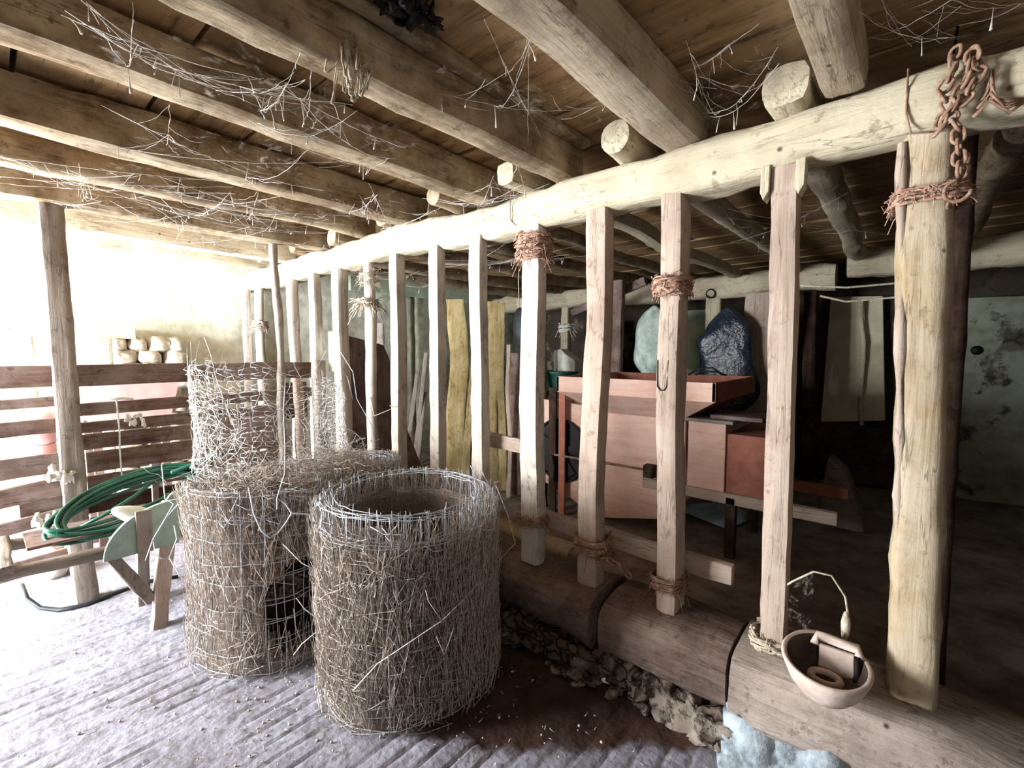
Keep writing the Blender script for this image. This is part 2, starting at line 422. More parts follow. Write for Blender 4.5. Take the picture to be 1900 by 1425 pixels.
# left wall with the wide doorway on to the yard
DY0, DY1, DZ = 3.2, 5.2, 2.12
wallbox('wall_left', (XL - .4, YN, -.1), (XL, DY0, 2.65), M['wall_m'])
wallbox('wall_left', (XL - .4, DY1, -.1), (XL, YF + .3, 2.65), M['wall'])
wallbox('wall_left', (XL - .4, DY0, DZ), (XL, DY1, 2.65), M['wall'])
# boarded ceiling: boards run across the joists
def ceiling():
    m = MB(); rnd = random.Random(4)
    x = XL; gaps = []
    marks = [XL]
    xx = 1.29 - .38 * 8
    while xx < XR + .4: marks.append(xx); xx += .38
    marks = sorted(set(round(q, 3) for q in marks if q >= XL - .4))
    for a, b in zip(marks[:-1], marks[1:]):
        g = rnd.uniform(.003, .012); y = YN - .05
        while y < YF:
            L = rnd.uniform(1.4, 3.2); y1 = min(y + L, YF + .05)
            dz = rnd.uniform(-.006, .006); tl = rnd.uniform(-.008, .008)
            vs = []; ns = 10
            for i in range(ns + 1):
                yy = y + (y1 - y - .006) * i / ns
                w = .006 * noise.noise(V((a * 9, yy * 2, 0)))
                w2 = .006 * noise.noise(V((a * 9 + 5, yy * 2, 0)))
                vs += [(a + g + w, yy, ZC + dz - tl), (b - g + w2, yy, ZC + dz + tl), (b - g + w2, yy, ZC + dz + .03 + tl), (a + g + w, yy, ZC + dz + .03 - tl)]
            fs = []
            for i in range(ns):
                for q in range(4): fs.append((i*4+q, (i+1)*4+q, (i+1)*4+(q+1)%4, i*4+(q+1)%4))
            fs += [(0, 1, 2, 3), (ns*4+3, ns*4+2, ns*4+1, ns*4)]
            m.add(vs, fs); y = y1
    struct(m.build('ceiling', M['ceil'], smooth=False))
    wallbox('ceiling', (XL - .4, YN - .3, 2.58), (XR + .4, YF + .3, 2.66), M['dark_y'])
ceiling()

# ------------------------------------------------------------------ joists of the first stall
JG = 'joists over the stall'
for i, (y, w, zb, x0, x1, h, mt, lab) in enumerate([
    (-.34, .12, 2.31, XL - .1, 1.98, .17, 'joist_x', 'rough ceiling joist above the iron chain, nearest the upper right corner'),
    (.20, .115, 2.31, XL - .1, 1.88, .16, 'taupe', 'pale joist with a sawn end stopping just short of the top of the limewashed beam'),
    (.74, .165, 2.31, XL - .1, 1.97, .17, 'taupe', 'broad pale joist running from the top middle down to the round log end'),
    (1.315, .125, 2.31, XL - .1, 1.99, .17, 'joist_x', 'reddish brown joist with a bundle of twine hanging from it'),
    (1.84, .14, 2.31, XL - .1, 1.99, .17, 'joist_x', 'brown joist with a long pale underside, next after the twine bundle'),
    (2.50, .15, 2.30, XL - .1, 1.99, .18, 'joist_x', 'brown joist with a bright splintered underside, upper left'),
    (3.08, .12, 2.32, XL - .1, 1.99, .16, 'joist_x', 'round-edged brown joist hung with many cobwebs'),
    (3.70, .17, 2.31, XL - .1, 1.99, .17, 'joist_x', 'joist resting on the tall square fence post at the left'),
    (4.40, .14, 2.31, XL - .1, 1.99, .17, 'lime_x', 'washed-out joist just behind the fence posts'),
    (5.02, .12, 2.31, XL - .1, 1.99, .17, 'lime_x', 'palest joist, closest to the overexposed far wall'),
]):
    timber('ceiling_joist', (x0, y, zb + h / 2), (x1, y, zb + h / 2), w, h, M[mt], lab, 'joist', JG, sq=7 if i != 6 else 3.2, wob=.007, seed=i + 1, crook=.02, n=24)

# packing board on top of the twine joist
timber('packing_board', (.2, 1.22, 2.475), (1.95, 1.22, 2.475), .06, .04, M['joist_x'], 'thin brown packing board along the top of the twine joist', 'board', seed=5)

# joists of the second room: round poles that end over the beam
KG = 'round log joists of the room behind the partition'
for i, (y, x0, sqr, r, mt, lab) in enumerate([
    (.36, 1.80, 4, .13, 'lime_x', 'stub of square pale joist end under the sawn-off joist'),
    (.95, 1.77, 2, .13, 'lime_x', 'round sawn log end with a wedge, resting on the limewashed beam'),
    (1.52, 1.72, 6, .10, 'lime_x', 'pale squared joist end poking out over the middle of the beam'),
    (2.05, 1.72, 2, .10, 'joist_x', 'brown log joist ending above the two middle posts'),
    (2.68, 1.80, 2.4, .12, 'joist_x', 'dark log joist behind the partition, over the leaning yellow planks'),
    (3.30, 1.80, 2.4, .12, 'joist_x', 'dark log joist behind the knotted rope post'),
    (3.95, 1.80, 2.4, .12, 'joist_x', 'dark log joist second from the far wall behind the partition'),
    (4.65, 1.80, 2.4, .12, 'joist_x', 'dark log joist nearest the far wall behind the partition'),
    (-.30, 2.1, 2.4, .13, 'joist_x', 'grey log joist behind the thick post at the right'),
    (-.95, 2.1, 3, .14, 'joist_x', 'dark log joist at the right edge behind the iron chain'),
]):
    x1 = 5.36 if y < .5 else 6.7
    timber('log_joist', (x0, y, 2.31 + r / 2), (x1, y + .04, 2.33 + r / 2), r, r, M[mt], lab, 'joist', KG, sq=sqr, wob=.008, seed=i + 20, crook=.05, n=16)

# ------------------------------------------------------------------ main beam, sill, posts
timber('limewashed_beam', (1.955, YN, 2.225), (1.955, YF, 2.215), .19, .19, M['lime_y'],
       'long crooked limewashed beam carrying the joists along the top of the partition', 'beam', sq=3.4, wob=.013, seed=40, crook=.035, n=32)
# sill timbers on a rubble kerb
for a, b, mt, lab in [(YF, 1.05, 'sill', 'worn brown sill timber under the posts, far length behind the wire rolls'),
                      (1.00, .47, 'sill', 'short middle length of brown sill timber'),
                      (.45, YN, 'sill_l', 'pale cracked sill timber under the drinking bowl')]:
    timber('sill_timber', (1.945, a, .245), (1.945, b, .245), .38, .27, M[mt], lab, 'timber', 'sill timbers under the partition', sq=3.2, wob=.012, seed=int(a * 10), crook=.02, n=32)
def kerb():
    rnd = random.Random(8)
    m = MB(); m.box((1.84, YN, -.1), (2.08, YF, .15))
    y = YN + .1
    while y < 5.3:
        w = rnd.uniform(.07, .19)
        m.blob((1.81 + rnd.uniform(-.025, .02), y + w / 2, .055 + rnd.uniform(-.02, .02)), .06, w * .58, .065, y, .7, 16, 11, .6)
        for q in range(3):
            if rnd.random() < .8: m.blob((1.765 + rnd.uniform(-.04, .03), y + rnd.uniform(0, w), rnd.uniform(-.03, .05)), .035, w * rnd.uniform(.15, .35), rnd.uniform(.015, .035), y + 9 + q, .9, 10, 7)
        y += w * .8
    o = m.build('trim_1', M['stone'])
    for v in o.data.vertices:
        p = v.co; v.co = p + V((noise.noise(p * 22), noise.noise(p * 22 + V((9, 0, 0))), noise.noise(p * 22 + V((0, 9, 0))))) * .007
    struct(o)
kerb()
def patch():
    # smear of bluish lime plaster over the kerb near the viewer
    vs = []; N, K = 90, 16
    for j in range(K + 1):
        for i in range(N + 1):
            y = .46 - 1.7 * i / N; t = j / K
            p = V((1.675 + .10 * t, y + .03 * noise.noise(V((j * .4, 3, 0))), -.02 + .2 * t))
            d = .05 * noise.noise(p * 7) + .03 * noise.noise(p * 18) + .012 * noise.noise(p * 45)
            e = .05 if j in (0, K) or i in (0, N) else 0
            vs.append(p + V((-d + e, 0, d * .5 + (.03 * noise.noise(V((y * 9, 0, 5))) if j == K else 0))))
    fs = [(j*(N+1)+i, (j+1)*(N+1)+i, (j+1)*(N+1)+i+1, j*(N+1)+i+1) for j in range(K) for i in range(N)]
    o = mk('lime_patch', vs, fs, M['limeblue'], None, (1.74, 0, 0)); sm = o.modifiers.new('thickness', 'SOLIDIFY'); sm.thickness = .02
    tag(o, 'lumpy bluish lime plaster smeared on the kerb below the drinking bowl', 'plaster', kind='stuff')
patch()

PG = 'upright posts of the partition'
posts = [  # y centre, width, depth, foot dy, squareness, label
    (5.32, .075, .08, 0, 10, 'thin post of the partition closest to the far wall'),
    (4.985, .085, .08, 0, 2.4, 'second post of the partition from the far wall, bright and bark-edged'),
    (4.195, .095, .07, .01, 10, 'overexposed partition post just right of the tall thin fence post'),
    (3.83, .10, .07, 0, 10, 'overexposed partition post left of the fence end'),
    (3.43, .11, .09, 0, 10, 'partition post where the board fence meets it'),
    (3.03, .085, .08, -.03, 2, 'round pole post with a knotted straw rope near its top'),
    (2.67, .085, .08, -.01, 10, 'partition post with a thin wire tied halfway down, behind the wire rolls'),
    (2.25, .085, .07, 0, 12, 'smooth white post with a black side and a broken twig'),
    (1.875, .088, .07, .01, 10, 'partition post holding the left end of the short pale crosspiece'),
    (1.49, .115, .08, .01, 8, 'stout partition post with a reddish straw rope around its top'),
    (1.115, .105, .09, .02, 8, 'partition post with a rope and chain lashed around its foot'),
    (.772, .088, .12, -.025, 8, 'partition post with rope at shoulder height and a bent wire staple'),
    (.364, .082, .10, -.02, 14, 'clean sawn partition post wedged with two pale chips at the top'),
]
for i, (y, w, d, dy, sq, lab) in enumerate(posts):
    timber('partition_post', (1.87 + d / 2, y + dy, .37), (1.875 + d / 2, y, 2.14), d, w, M['pale_z' if y > 1.3 else 'post_z'], lab, 'post', PG, side=(1, 0, 0), sq=sq, wob=.005, seed=i + 60, crook=.02 if sq < 12 else .008, n=24)  # posts nearer the doorway get whiter wood to carry its glare
timber('corner_post', (1.945, -.055, .37), (1.945, -.012, 2.15), .15, .125, M['tan_z'], 'thick tan split-oak post with bark down its left edge, at the right', 'post', None,
       side=(1, 0, 0), sq=3.6, wob=.009, seed=80, crook=.010, n=32)
# bark strip along the corner post
timber('bark_strip', (1.885, .004, .95), (1.885, .048, 2.13), .02, .022, M['post_z'], 'ragged strip of bark down the left edge of the thick tan post', 'bark', side=(1, 0, 0), sq=2, wob=.012, seed=81, crook=.004)
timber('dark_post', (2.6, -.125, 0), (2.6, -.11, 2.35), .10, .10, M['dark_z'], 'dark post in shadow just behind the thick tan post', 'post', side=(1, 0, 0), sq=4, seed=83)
# wedges at the top of the clean post
for dy, lab in ((.055, 'pale wooden wedge on the left of the clean sawn post top'), (-.052, 'pale wooden wedge on the right of the clean sawn post top')):
    m = MB(); y = .364 + dy
    m.prism([(1.862, y - .014, 2.15), (1.862, y + .014, 2.15), (1.862, y + .016, 2.06), (1.862, y + .004, 2.03), (1.862, y - .012, 2.06)], (.06, 0, 0))
    tag(bevel(m.build('wooden_wedge', M['lime_z'], org=(1.87, y, 2.05), smooth=False), .003), lab, 'wedge')
# small crosspieces
timber('cross_board', (2.01, 1.93, .965), (2.01, 1.52, .955), .03, .085, M['post_y'], 'short pale horizontal board nailed between two posts at waist height', 'board', sq=8, seed=90)
timber('foot_rail', (2.04, 1.50, .565), (2.04, .525, .555), .045, .09, M['post_y'], 'low horizontal board behind the post feet with a sawn pale end', 'board', sq=9, seed=91)

# ------------------------------------------------------------------ lashings, ropes, chains
def strands(m, c, rx, ry, h, turns, r, seed, loose=.012, n=4, fray=14, flen=.09):
    rnd = random.Random(seed); c = V(c)
    for k in range(n):
        pts = []; ph = rnd.random() * 6.28; N = int(turns * 14)
        for i in range(N + 1):
            a = ph + 2 * PI * turns * i / N
            z = c.z - h / 2 + h * i / N + loose * 1.3 * noise.noise(V((k, i * .3, seed)))
            q = 1 + loose * 14 * (.3 + noise.noise(V((seed + k, i * .35, 0))))
            pts.append((c.x + math.copysign(abs(math.cos(a)) ** .6, math.cos(a)) * rx * q, c.y + math.copysign(abs(math.sin(a)) ** .6, math.sin(a)) * ry * q, z))
        m.tube(pts, r, 5)
    for k in range(fray):
        a = rnd.random() * 6.28
        p = V((c.x + math.cos(a) * rx, c.y + math.sin(a) * ry, c.z + rnd.uniform(-h / 2, h / 2)))
        L = rnd.uniform(.3, 1) * flen
        q = p + V((math.cos(a) * L * .5, math.sin(a) * L * .5, -L * rnd.uniform(-.2, 1)))
        m.tube([p, p.lerp(q, .5) + V((0, 0, .01)), q], r * .4, 3)
def lashing(c, rx, ry, h, turns, r, seed, mat, lab, n=4, fray=14, flen=.09, loose=.012):
    m = MB(); strands(m, c, rx, ry, h, turns, r * .55, seed, n=n + 3, fray=int(fray * 2.5), flen=flen, loose=loose * 1.3)
    rnd = random.Random(seed + 50); cc = V(c)
    for k in range(90):     # loose fibres lying over the turns
        a = rnd.random() * 6.28; d = rnd.uniform(-.9, .9); z = rnd.uniform(-.6, .6) * h; q = rnd.uniform(1.02, 1.3)
        P = lambda t, w: cc + V((math.cos(t) * rx * w, math.sin(t) * ry * w, z + rnd.gauss(0, .012)))
        m.tube([P(a, q), P(a + d * .5, q + .12), P(a + d, q)], r * .16, 3)
    return tag(m.build('rope_lashing', mat, org=c), lab, 'rope', 'rope bindings on the partition posts')
lashing((1.91, 1.49, 2.02), .058, .072, .13, 3, .008, 1, M['rope'], 'shaggy reddish straw rope around the top of the stout post', n=6, fray=60, flen=.1, loose=.02)
lashing((1.93, .77, 1.765), .075, .06, .07, 2.2, .009, 2, M['rope'], 'shaggy pinkish rope around the staple post at shoulder height', n=5, fray=40, flen=.06)
lashing((1.91, 3.03, 1.84), .058, .062, .06, 2, .012, 3, M['twine'], 'pale knotted straw rope around the round pole post', n=4, fray=30, flen=.18)
lashing((1.91, 3.0, 2.02), .05, .05, .12, 2, .004, 4, M['twine'], 'loose twine and straw above the knotted rope on the round pole post', n=3, fray=50, flen=.12, loose=.03)
lashing((1.92, 1.13, .56), .068, .07, .07, 2, .011, 5, M['rope'], 'reddish rope around the foot of the chained post', n=4, fray=20)
lashing((1.935, .755, .50), .075, .062, .06, 2, .005, 6, M['rust'], 'rusty wire twisted around the foot of the staple post', n=4, fray=14)
lashing((1.93, .345, .40), .062, .06, .06, 2, .010, 7, M['twine'], 'frayed rope bundle around the foot of the clean sawn post', n=6, fray=60, flen=.06, loose=.03)
lashing((1.91, 1.50, .60), .056, .075, .05, 2, .006, 8, M['rope'], 'thin rope around the foot of the stout post', n=3, fray=24)
lashing((1.945, -.02, 1.96), .092, .082, .04, 1.6, .008, 9, M['rope'], 'old rope tied around the top of the thick tan post', n=3, fray=34, flen=.07)
lashing((1.91, 4.98, 1.75), .055, .06, .08, 2, .012, 10, M['twine'], 'pale rope knot on the bark-edged post near the far wall', n=3, fray=24)
m = MB(); m.tube([(1.868, .80, 1.46), (1.862, .797, 1.35), (1.861, .785, 1.335), (1.861, .768, 1.335), (1.862, .757, 1.35), (1.868, .754, 1.46)], .0028, 6)
tag(m.build('wire_staple', M['iron'], org=(1.865, .78, 1.4)), 'long U-shaped wire staple hammered into a post face', 'staple')
for pts, lab in [([(1.855, 1.60, 2.31), (1.85, 1.6, 2.24), (1.852, 1.598, 2.17), (1.86, 1.57, 2.14), (1.9, 1.55, 2.12)], 'thin wire bent down the face of the limewashed beam above the stout post'),
                 ([(1.85, .045, 2.33), (1.845, .044, 2.2), (1.85, .03, 2.14), (1.855, -.03, 2.13), (1.87, -.06, 2.15)], 'thin wire looped around the beam above the thick tan post')]:
    m = MB(); m.tube(pts, .003, 5); tag(m.build('tie_wire', M['rust'], org=pts[0]), lab, 'wire')
m = MB(); m.tube([(1.9, 3.02, 1.2), (1.86, 2.9, 1.03), (1.9, 2.68, 1.11)], .003, 5); m.tube([(1.865, 2.71, 1.12), (1.862, 2.67, 1.11), (1.865, 2.63, 1.12)], .003, 5)
tag(m.build('tie_wire', M['twine'], org=(1.88, 2.8, 1.1)), 'sagging string tied between the round pole post and its neighbour', 'string')

def link_mesh(L=.036, W=.024, r=.0042):
    m = MB(); pts = []
    for i in range(16):
        a = 2 * PI * i / 16
        pts.append((math.cos(a) * W / 2, 0, math.sin(a) * W / 2 + (L - W) / 2 * (1 if math.sin(a) >= 0 else -1)))
    m.tube(pts, r, 6, closed=True)
    me = bpy.data.meshes.new('link'); me.from_pydata([tuple(v) for v in m.v], [], m.f); me.shade_smooth(); me.materials.append(M['rust'])
    return me
LM = link_mesh()
def chain(path, lab, group, scale=1., name='iron_chain'):
    root = empty(name, path[0], lab, 'chain', group)
    step = .027 * scale; d = 0; k = 0
    pts = [V(p) for p in path]; segs = [(a, b, (b - a).length) for a, b in zip(pts, pts[1:])]
    tot = sum(s[2] for s in segs)
    while d < tot and k < 95:
        q = d
        for a, b, L in segs:
            if q <= L: break
            q -= L
        p = a.lerp(b, q / L); t = (b - a).normalized()
        o = bpy.data.objects.new('link', LM); COL.objects.link(o); o.parent = root
        rot = t.to_track_quat('Z', 'Y').to_matrix().to_4x4() @ Matrix.Rotation(PI / 2 * (k % 2) + .3, 4, 'Z')
        o.matrix_local = Matrix.Translation(p - V(path[0])) @ rot @ Matrix.Scale(scale, 4)
        d += step; k += 1
    return root
# the tangled chain thrown over the beam beside the thick post
ch = chain([(1.84, -.055, 2.33), (1.825, -.05, 2.27), (1.82, -.03, 2.22), (1.82, -.055, 2.17), (1.822, -.07, 2.215), (1.823, -.085, 2.26), (1.83, -.09, 2.32), (1.822, -.105, 2.25),
       (1.82, -.08, 2.19), (1.82, -.035, 2.15), (1.822, -.03, 2.12), (1.822, -.055, 2.15), (1.82, -.07, 2.12), (1.82, -.078, 2.02), (1.82, -.078, 1.975)],
      'rusty chain with a hook looped over the beam at the upper right', None, 1.15)
m = MB(); m.tube([V((1.82, -.078 + .028 * math.sin(a), 1.945 + .03 * math.cos(a))) for a in [PI * .0 + i * .42 for i in range(12)]], .0055, 6)
m.build('hook', M['rust'], ch, (1.82, -.078, 1.94))
m = MB()
for k in range(5):
    m.tube([(1.835, -.1 - k * .008, 2.14 + .02 * k), (1.825, -.13, 2.17 + .02 * k), (1.835, -.17 + .01 * k, 2.13 + .012 * k), (1.85, -.2, 2.16)], .005, 5)
tag(m.build('iron_hoop', M['rust'], org=(1.83, -.15, 2.15)), 'rusty bent iron rods hanging beside the tangled chain', 'iron')
chain([(1.86, 1.09, .55), (1.84, 1.05, .53), (1.835, .99, .55), (1.84, .93, .53), (1.85, .9, .50)], 'short rusty chain hanging at the foot of the chained post', None, 1.1)
chain([(1.88, -.07, 1.93), (1.86, -.085, 1.985), (1.85, -.095, 2.05)], 'short chain end caught in the rope on the thick tan post', None, 1.0)

# hanging twine bundle from the joist
def twine_bundle():
    m = MB(); rnd = random.Random(11); p0 = at(600, 100, 'z', 2.30)
    p0 = V((.745, 1.27, 2.33))
    for k in range(13):
        a = V((p0.x + rnd.uniform(-.05, .04), 1.26 + rnd.uniform(-.03, .03), 2.36))
        b = a + V((rnd.uniform(-.03, .02), rnd.uniform(-.03, .03), -rnd.uniform(.07, .16)))
        c = a + V((rnd.uniform(-.01, .05), rnd.uniform(-.03, .03), -.03))
        m.tube([a, a.lerp(b, .5) + V((rnd.uniform(-.01, .01), 0, 0)), b, b + V((.008, 0, -.002)), b.lerp(c, .5) + V((rnd.uniform(-.01, .01), 0, 0)), c], .0026, 4)
    m.tube([p0 + V((0, 0, .05)), p0 + V((.01, -.02, -.06))], .012, 6)
    return tag(m.build('twine_bundle', M['twine'], org=p0), 'bundle of looped twine hanging from the reddish brown joist', 'twine')
twine_bundle()
def dark_rag():
    m = MB(); rnd = random.Random(5)
    for k in range(110):
        m.blob((.84 + rnd.gauss(0, .045), 1.12 + rnd.gauss(0, .025), 2.465 + rnd.gauss(0, .012)), rnd.uniform(.006, .022), rnd.uniform(.006, .022), rnd.uniform(.005, .018), k, .9, 7, 5)
    tag(m.build('old_nest', M['iron'], org=(.86, 1.12, 2.45)), 'clump of black matted nest stuck between joist and ceiling at the top', 'nest')
dark_rag()

# ------------------------------------------------------------------ board fence across the stall
fence = empty('board_fence', (1.0, 3.76, 0), 'horizontal weathered board fence across the stall, in front of the bright far wall', 'fence')
def rail(x0, x1, t0, b0, t1=None, b1=None, mt='brown_x', y=3.76, seed=0, th=.03):
    t1 = t0 if t1 is None else t1; b1 = b0 if b1 is None else b1
    n = max(4, int((x1 - x0) / .12)); vs = []
    for i in range(n + 1):
        u = i / n; x = x0 + (x1 - x0) * u
        t = t0 + (t1 - t0) * u + .007 * noise.noise(V((x * 3, seed, 0))); b = b0 + (b1 - b0) * u + .008 * noise.noise(V((x * 3, seed, 5)))
        vs += [(x, y, b), (x, y + th, b), (x, y + th, t), (x, y, t)]
    fs = [(i*4+q, i*4+(q+1)%4, (i+1)*4+(q+1)%4, (i+1)*4+q) for i in range(n) for q in range(4)] + [(3, 2, 1, 0), (n*4, n*4+1, n*4+2, n*4+3)]
    o = mk('rail', vs, fs, M[mt], fence, (x0, y, b0), smooth=False)
    return bevel(o, .004)
# left of the square post
rail(-1.1, .36, 1.416, 1.285, 1.41, 1.29, 'brown_x', seed=1)
rail(-1.1, .34, 1.19, 1.15, 1.235, 1.175, 'brown_x', seed=2)
rail(-1.1, .33, 1.08, .985, 1.105, 1.02, 'brown_x', seed=3)
rail(-1.1, .36, .885, .755, .90, .785, 'brown_x', seed=4)
rail(-1.1, .40, .63, .55, .76, .65, 'brown_x', seed=5)
rail(-1.1, .42, .43, .36, .58, .50, 'brown_x', seed=6)
rail(-1.1, .42, .24, .12, .33, .24, 'brown_x', seed=7)
# right of the square post
rail(.38, 1.86, 1.414, 1.287, 1.405, 1.275, 'brown_x', seed=8)
rail(.40, 1.86, 1.18, 1.105, 1.19, 1.115, 'brown_x', seed=9)
rail(.40, 1.60, 1.065, 1.0, 1.075, .99, 'brown_x', seed=10)
rail(.40, 1.60, .992, .895, .98, .885, 'brown_x', seed=11)
rail(.42, 1.60, .882, .755, .87, .74, 'brown_x', seed=12)
rail(.42, 1.60, .735, .62, .72, .60, 'brown_x', seed=13)
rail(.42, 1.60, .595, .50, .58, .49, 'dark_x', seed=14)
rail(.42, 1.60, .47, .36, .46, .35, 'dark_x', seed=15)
rail(.13, .36, .72, .50, .73, .50, 'brown_x', y=3.80, seed=16)
m = MB(); m.box((1.60, 3.79, .95), (1.80, 3.815, 1.24)); m.build('patch_board', M['brown_z'], fence, (1.7, 3.8, 1.1), False)
timber('stall_post', (.375, 3.7, 0), (.335, 3.7, 2.32), .105, .10, M['grey_z'], 'tall square dusty post at the left, from the floor up to a joist', 'post', 'tall posts of the stall fence', side=(1, 0, 0), sq=7, wob=.006, seed=101, crook=.02)
timber('stall_post', (1.57, 3.7, 0), (1.53, 3.7, 2.32), .05, .06, M['grey_z'], 'tall thin crooked post of the fence, brightly lit along its left edge', 'post', 'tall posts of the stall fence', side=(1, 0, 0), sq=3, wob=.009, seed=102, crook=.04)
timber('fence_stake', (1.70, 3.66, 0), (1.66, 3.66, 1.28), .07, .06, M['post_z'], 'short rough stake in front of the fence boards', 'stake', side=(1, 0, 0), sq=3, wob=.009, seed=103, crook=.05)
timber('fence_end_post', (1.80, 3.58, .38), (1.80, 3.58, 1.42), .09, .09, M['grey_z'], 'short grey post holding the right end of the fence boards', 'post', side=(1, 0, 0), sq=5, wob=.006, seed=104)
m = MB(); m.box((1.99, 3.62, 1.32), (2.01, 3.78, 1.66)); tag(bevel(m.build('white_board', M['white'], org=(2, 3.7, 1.4), smooth=False)), 'small blown-out white board between two partition posts', 'board')
# rags and string on the fence
def rag(c, s, seed, lab):
    m = MB(); rnd = random.Random(seed); c = V(c)
    for k in range(9):
        d = V((rnd.uniform(-1, 1), rnd.uniform(-.3, .1), rnd.uniform(-1.1, .5))) * s
        m.blob(c + d * .6, s * rnd.uniform(.1, .3), s * .1, s * rnd.uniform(.15, .45), seed + k, .7, 8, 6)
    tag(m.build('rag', M['rag'], org=c), lab, 'rag', 'rags on the fence')
rag((.66, 3.73, 1.07), .07, 1, 'scrap of white rag knotted on the fence near the hanging string')
rag((.30, 3.66, .80), .09, 2, 'torn white rag tied to the left of the square post')
rag((.22, 3.64, .56), .07, 3, 'pale rag scrap on the lower fence boards at the left')
m = MB(); m.tube([(.575, 3.745, 1.21), (.58, 3.735, 1.0), (.575, 3.735, .85), (.58, 3.74, .66)], .005, 6); m.tube([(.54, 3.745, 1.2), (.60, 3.742, 1.2), (.66, 3.744, 1.19)], .008, 5)
tag(m.build('hanging_string', M['rag'], org=(.58, 3.74, 1.2)), 'white string hanging down the brown fence boards', 'string')

# ------------------------------------------------------------------ things behind the fence at the left
m = MB(); m.box((-.6, 5.15, 1.60), (.95, 5.38, 1.70)); 
tag(bevel(m.build('timber_ledge', M['lime_x'], org=(.2, 5.3, 1.6), smooth=False)), 'pale timber ledge along the overexposed far wall', 'ledge')
for x, dx, w, lab in ((.27, .02, .09, 'pale upright plank against the far wall, left of the square post'), (.72, -.05, .13, 'pale leaning plank against the far wall, right of the square post')):
    timber('leaning_plank', (x + dx, 5.05, 0), (x, 5.12, 1.60), w, .03, M['lime_z'], lab, 'plank', 'planks against the far wall', side=(1, 0, 0), sq=8, seed=int(x * 30))
def rubble():
    m = MB(); rnd = random.Random(6)
    z = 0
    while z < 1.55:
        x = .8
        while x < 1.3 - z * .05:
            w = rnd.uniform(.1, .2); m.blob((x + w / 2, 5.3, z + .06), w * .55, .16, .07, x + z, .35, 10, 7, .7); x += w
        z += .115
    struct(m.build('trim_2', M['rock']))
rubble()
# pink trough
def trough():
    t = empty('pink_trough', (.75, 4.6, .95), 'pink plastic trough just visible between the top fence boards', 'trough')
    m = MB(); m.prism([(.47, 4.35, 1.28), (1.06, 4.35, 1.28), (1.0, 4.4, .98), (.53, 4.4, .98)], (0, .5, 0)); m.build('tub', M['pinkplastic'], t, (.7, 4.6, 1.0), False)
    m = MB(); m.tube([(.45, 4.33, 1.29), (1.08, 4.33, 1.29), (1.08, 4.87, 1.29), (.45, 4.87, 1.29)], .02, 8, closed=True); m.build('rim', M['pinkplastic'], t, (.7, 4.6, 1.29))
    for x in (.56, .96):
        for y in (4.42, 4.8):
            m = MB(); m.box((x - .025, y - .025, 0), (x + .025, y + .025, .98)); m.build('leg', M['brown_z'], t, (x, y, 0), False)
trough()
m = MB(); m.blob((.26, 4.5, .98), .13, .13, .14, 3, .1, 16, 10, .8); m.box((.17, 4.41, 0), (.35, 4.59, .86))
tag(m.build('feed_sack', M['pinkplastic'], org=(.26, 4.5, 0)), 'pale rounded sack behind the fence left of the square post', 'sack')
m = MB(); m.blob((.27, 4.25, .09), .10, .10, .12, 5, .3, 14, 9)
tag(m.build('boulder', M['rock'], org=(.27, 4.25, 0)), 'rounded pale stone on the floor behind the fence', 'stone')

# ------------------------------------------------------------------ hand cart with hose
cart = empty('hand_cart', (.6, 3.1, 0), 'wooden hand cart with long shafts and pale green end boards in front of the fence', 'cart')
timber('shaft', (-1.05, 3.0, .57), (.67, 3.03, .47), .05, .06, M['grey_x'], parent=cart, sq=2.6, wob=.006, seed=110, crook=.03)
timber('shaft', (-1.05, 3.38, .60), (.62, 3.38, .50), .05, .06, M['grey_x'], parent=cart, sq=2.6, wob=.006, seed=111, crook=.05)
timber('crosspiece', (.52, 2.98, .50), (.52, 3.42, .53), .05, .04, M['grey_y'], parent=cart, seed=112)
timber('crosspiece', (.05, 2.98, .53), (.05, 3.42, .55), .05, .04, M['grey_y'], parent=cart, seed=113)
timber('leg', (.585, 3.03, 0), (.635, 3.03, .45), .07, .06, M['post_z'], parent=cart, side=(1, 0, 0), sq=7, seed=114)
timber('brace', (.56, 3.03, .16), (.40, 3.03, .47), .055, .035, M['grey_z'], parent=cart, side=(1, 0, 0), sq=7, seed=115)
timber('leg', (.585, 3.38, 0), (.60, 3.38, .48), .06, .05, M['grey_z'], parent=cart, side=(1, 0, 0), sq=7, seed=116)
m = MB(); m.box((.12, 3.08, .565), (.55, 3.36, .58)); m.build('tray_floor', M['brown_x'], cart, (.2, 3.2, .58), False)
m = MB(); poly = [(.37 + .30 * (1 - math.cos(a)) / 1, 2.96, .46 + .24 * math.sin(a)) for a in [PI * i / 18 * .52 for i in range(19)]] + [(.68, 2.96, .46)]
m.prism(poly, (0, .022, 0)); e = m.build('end_board', M['sage'], cart, (.5, 2.96, .46), False)
e['label'] = 'pale green painted rounded board'
m = MB(); poly = [(.60 + .075 * math.cos(a), 3.06, .59 + .13 * math.sin(a)) for a in [2 * PI * i / 24 for i in range(24)]]
m.prism([(p[0] + .11, p[1], p[2]) for p in poly], (0, .022, 0)); e = m.build('end_board', M['sage'], cart, (.7, 3.06, .5), False)
e['label'] = 'pale green painted oval board'
m = MB(); m.box((.50, 2.945, .46), (.565, 2.96, .68)); m.build('batten', M['grey_z'], cart, (.53, 2.95, .5), False)
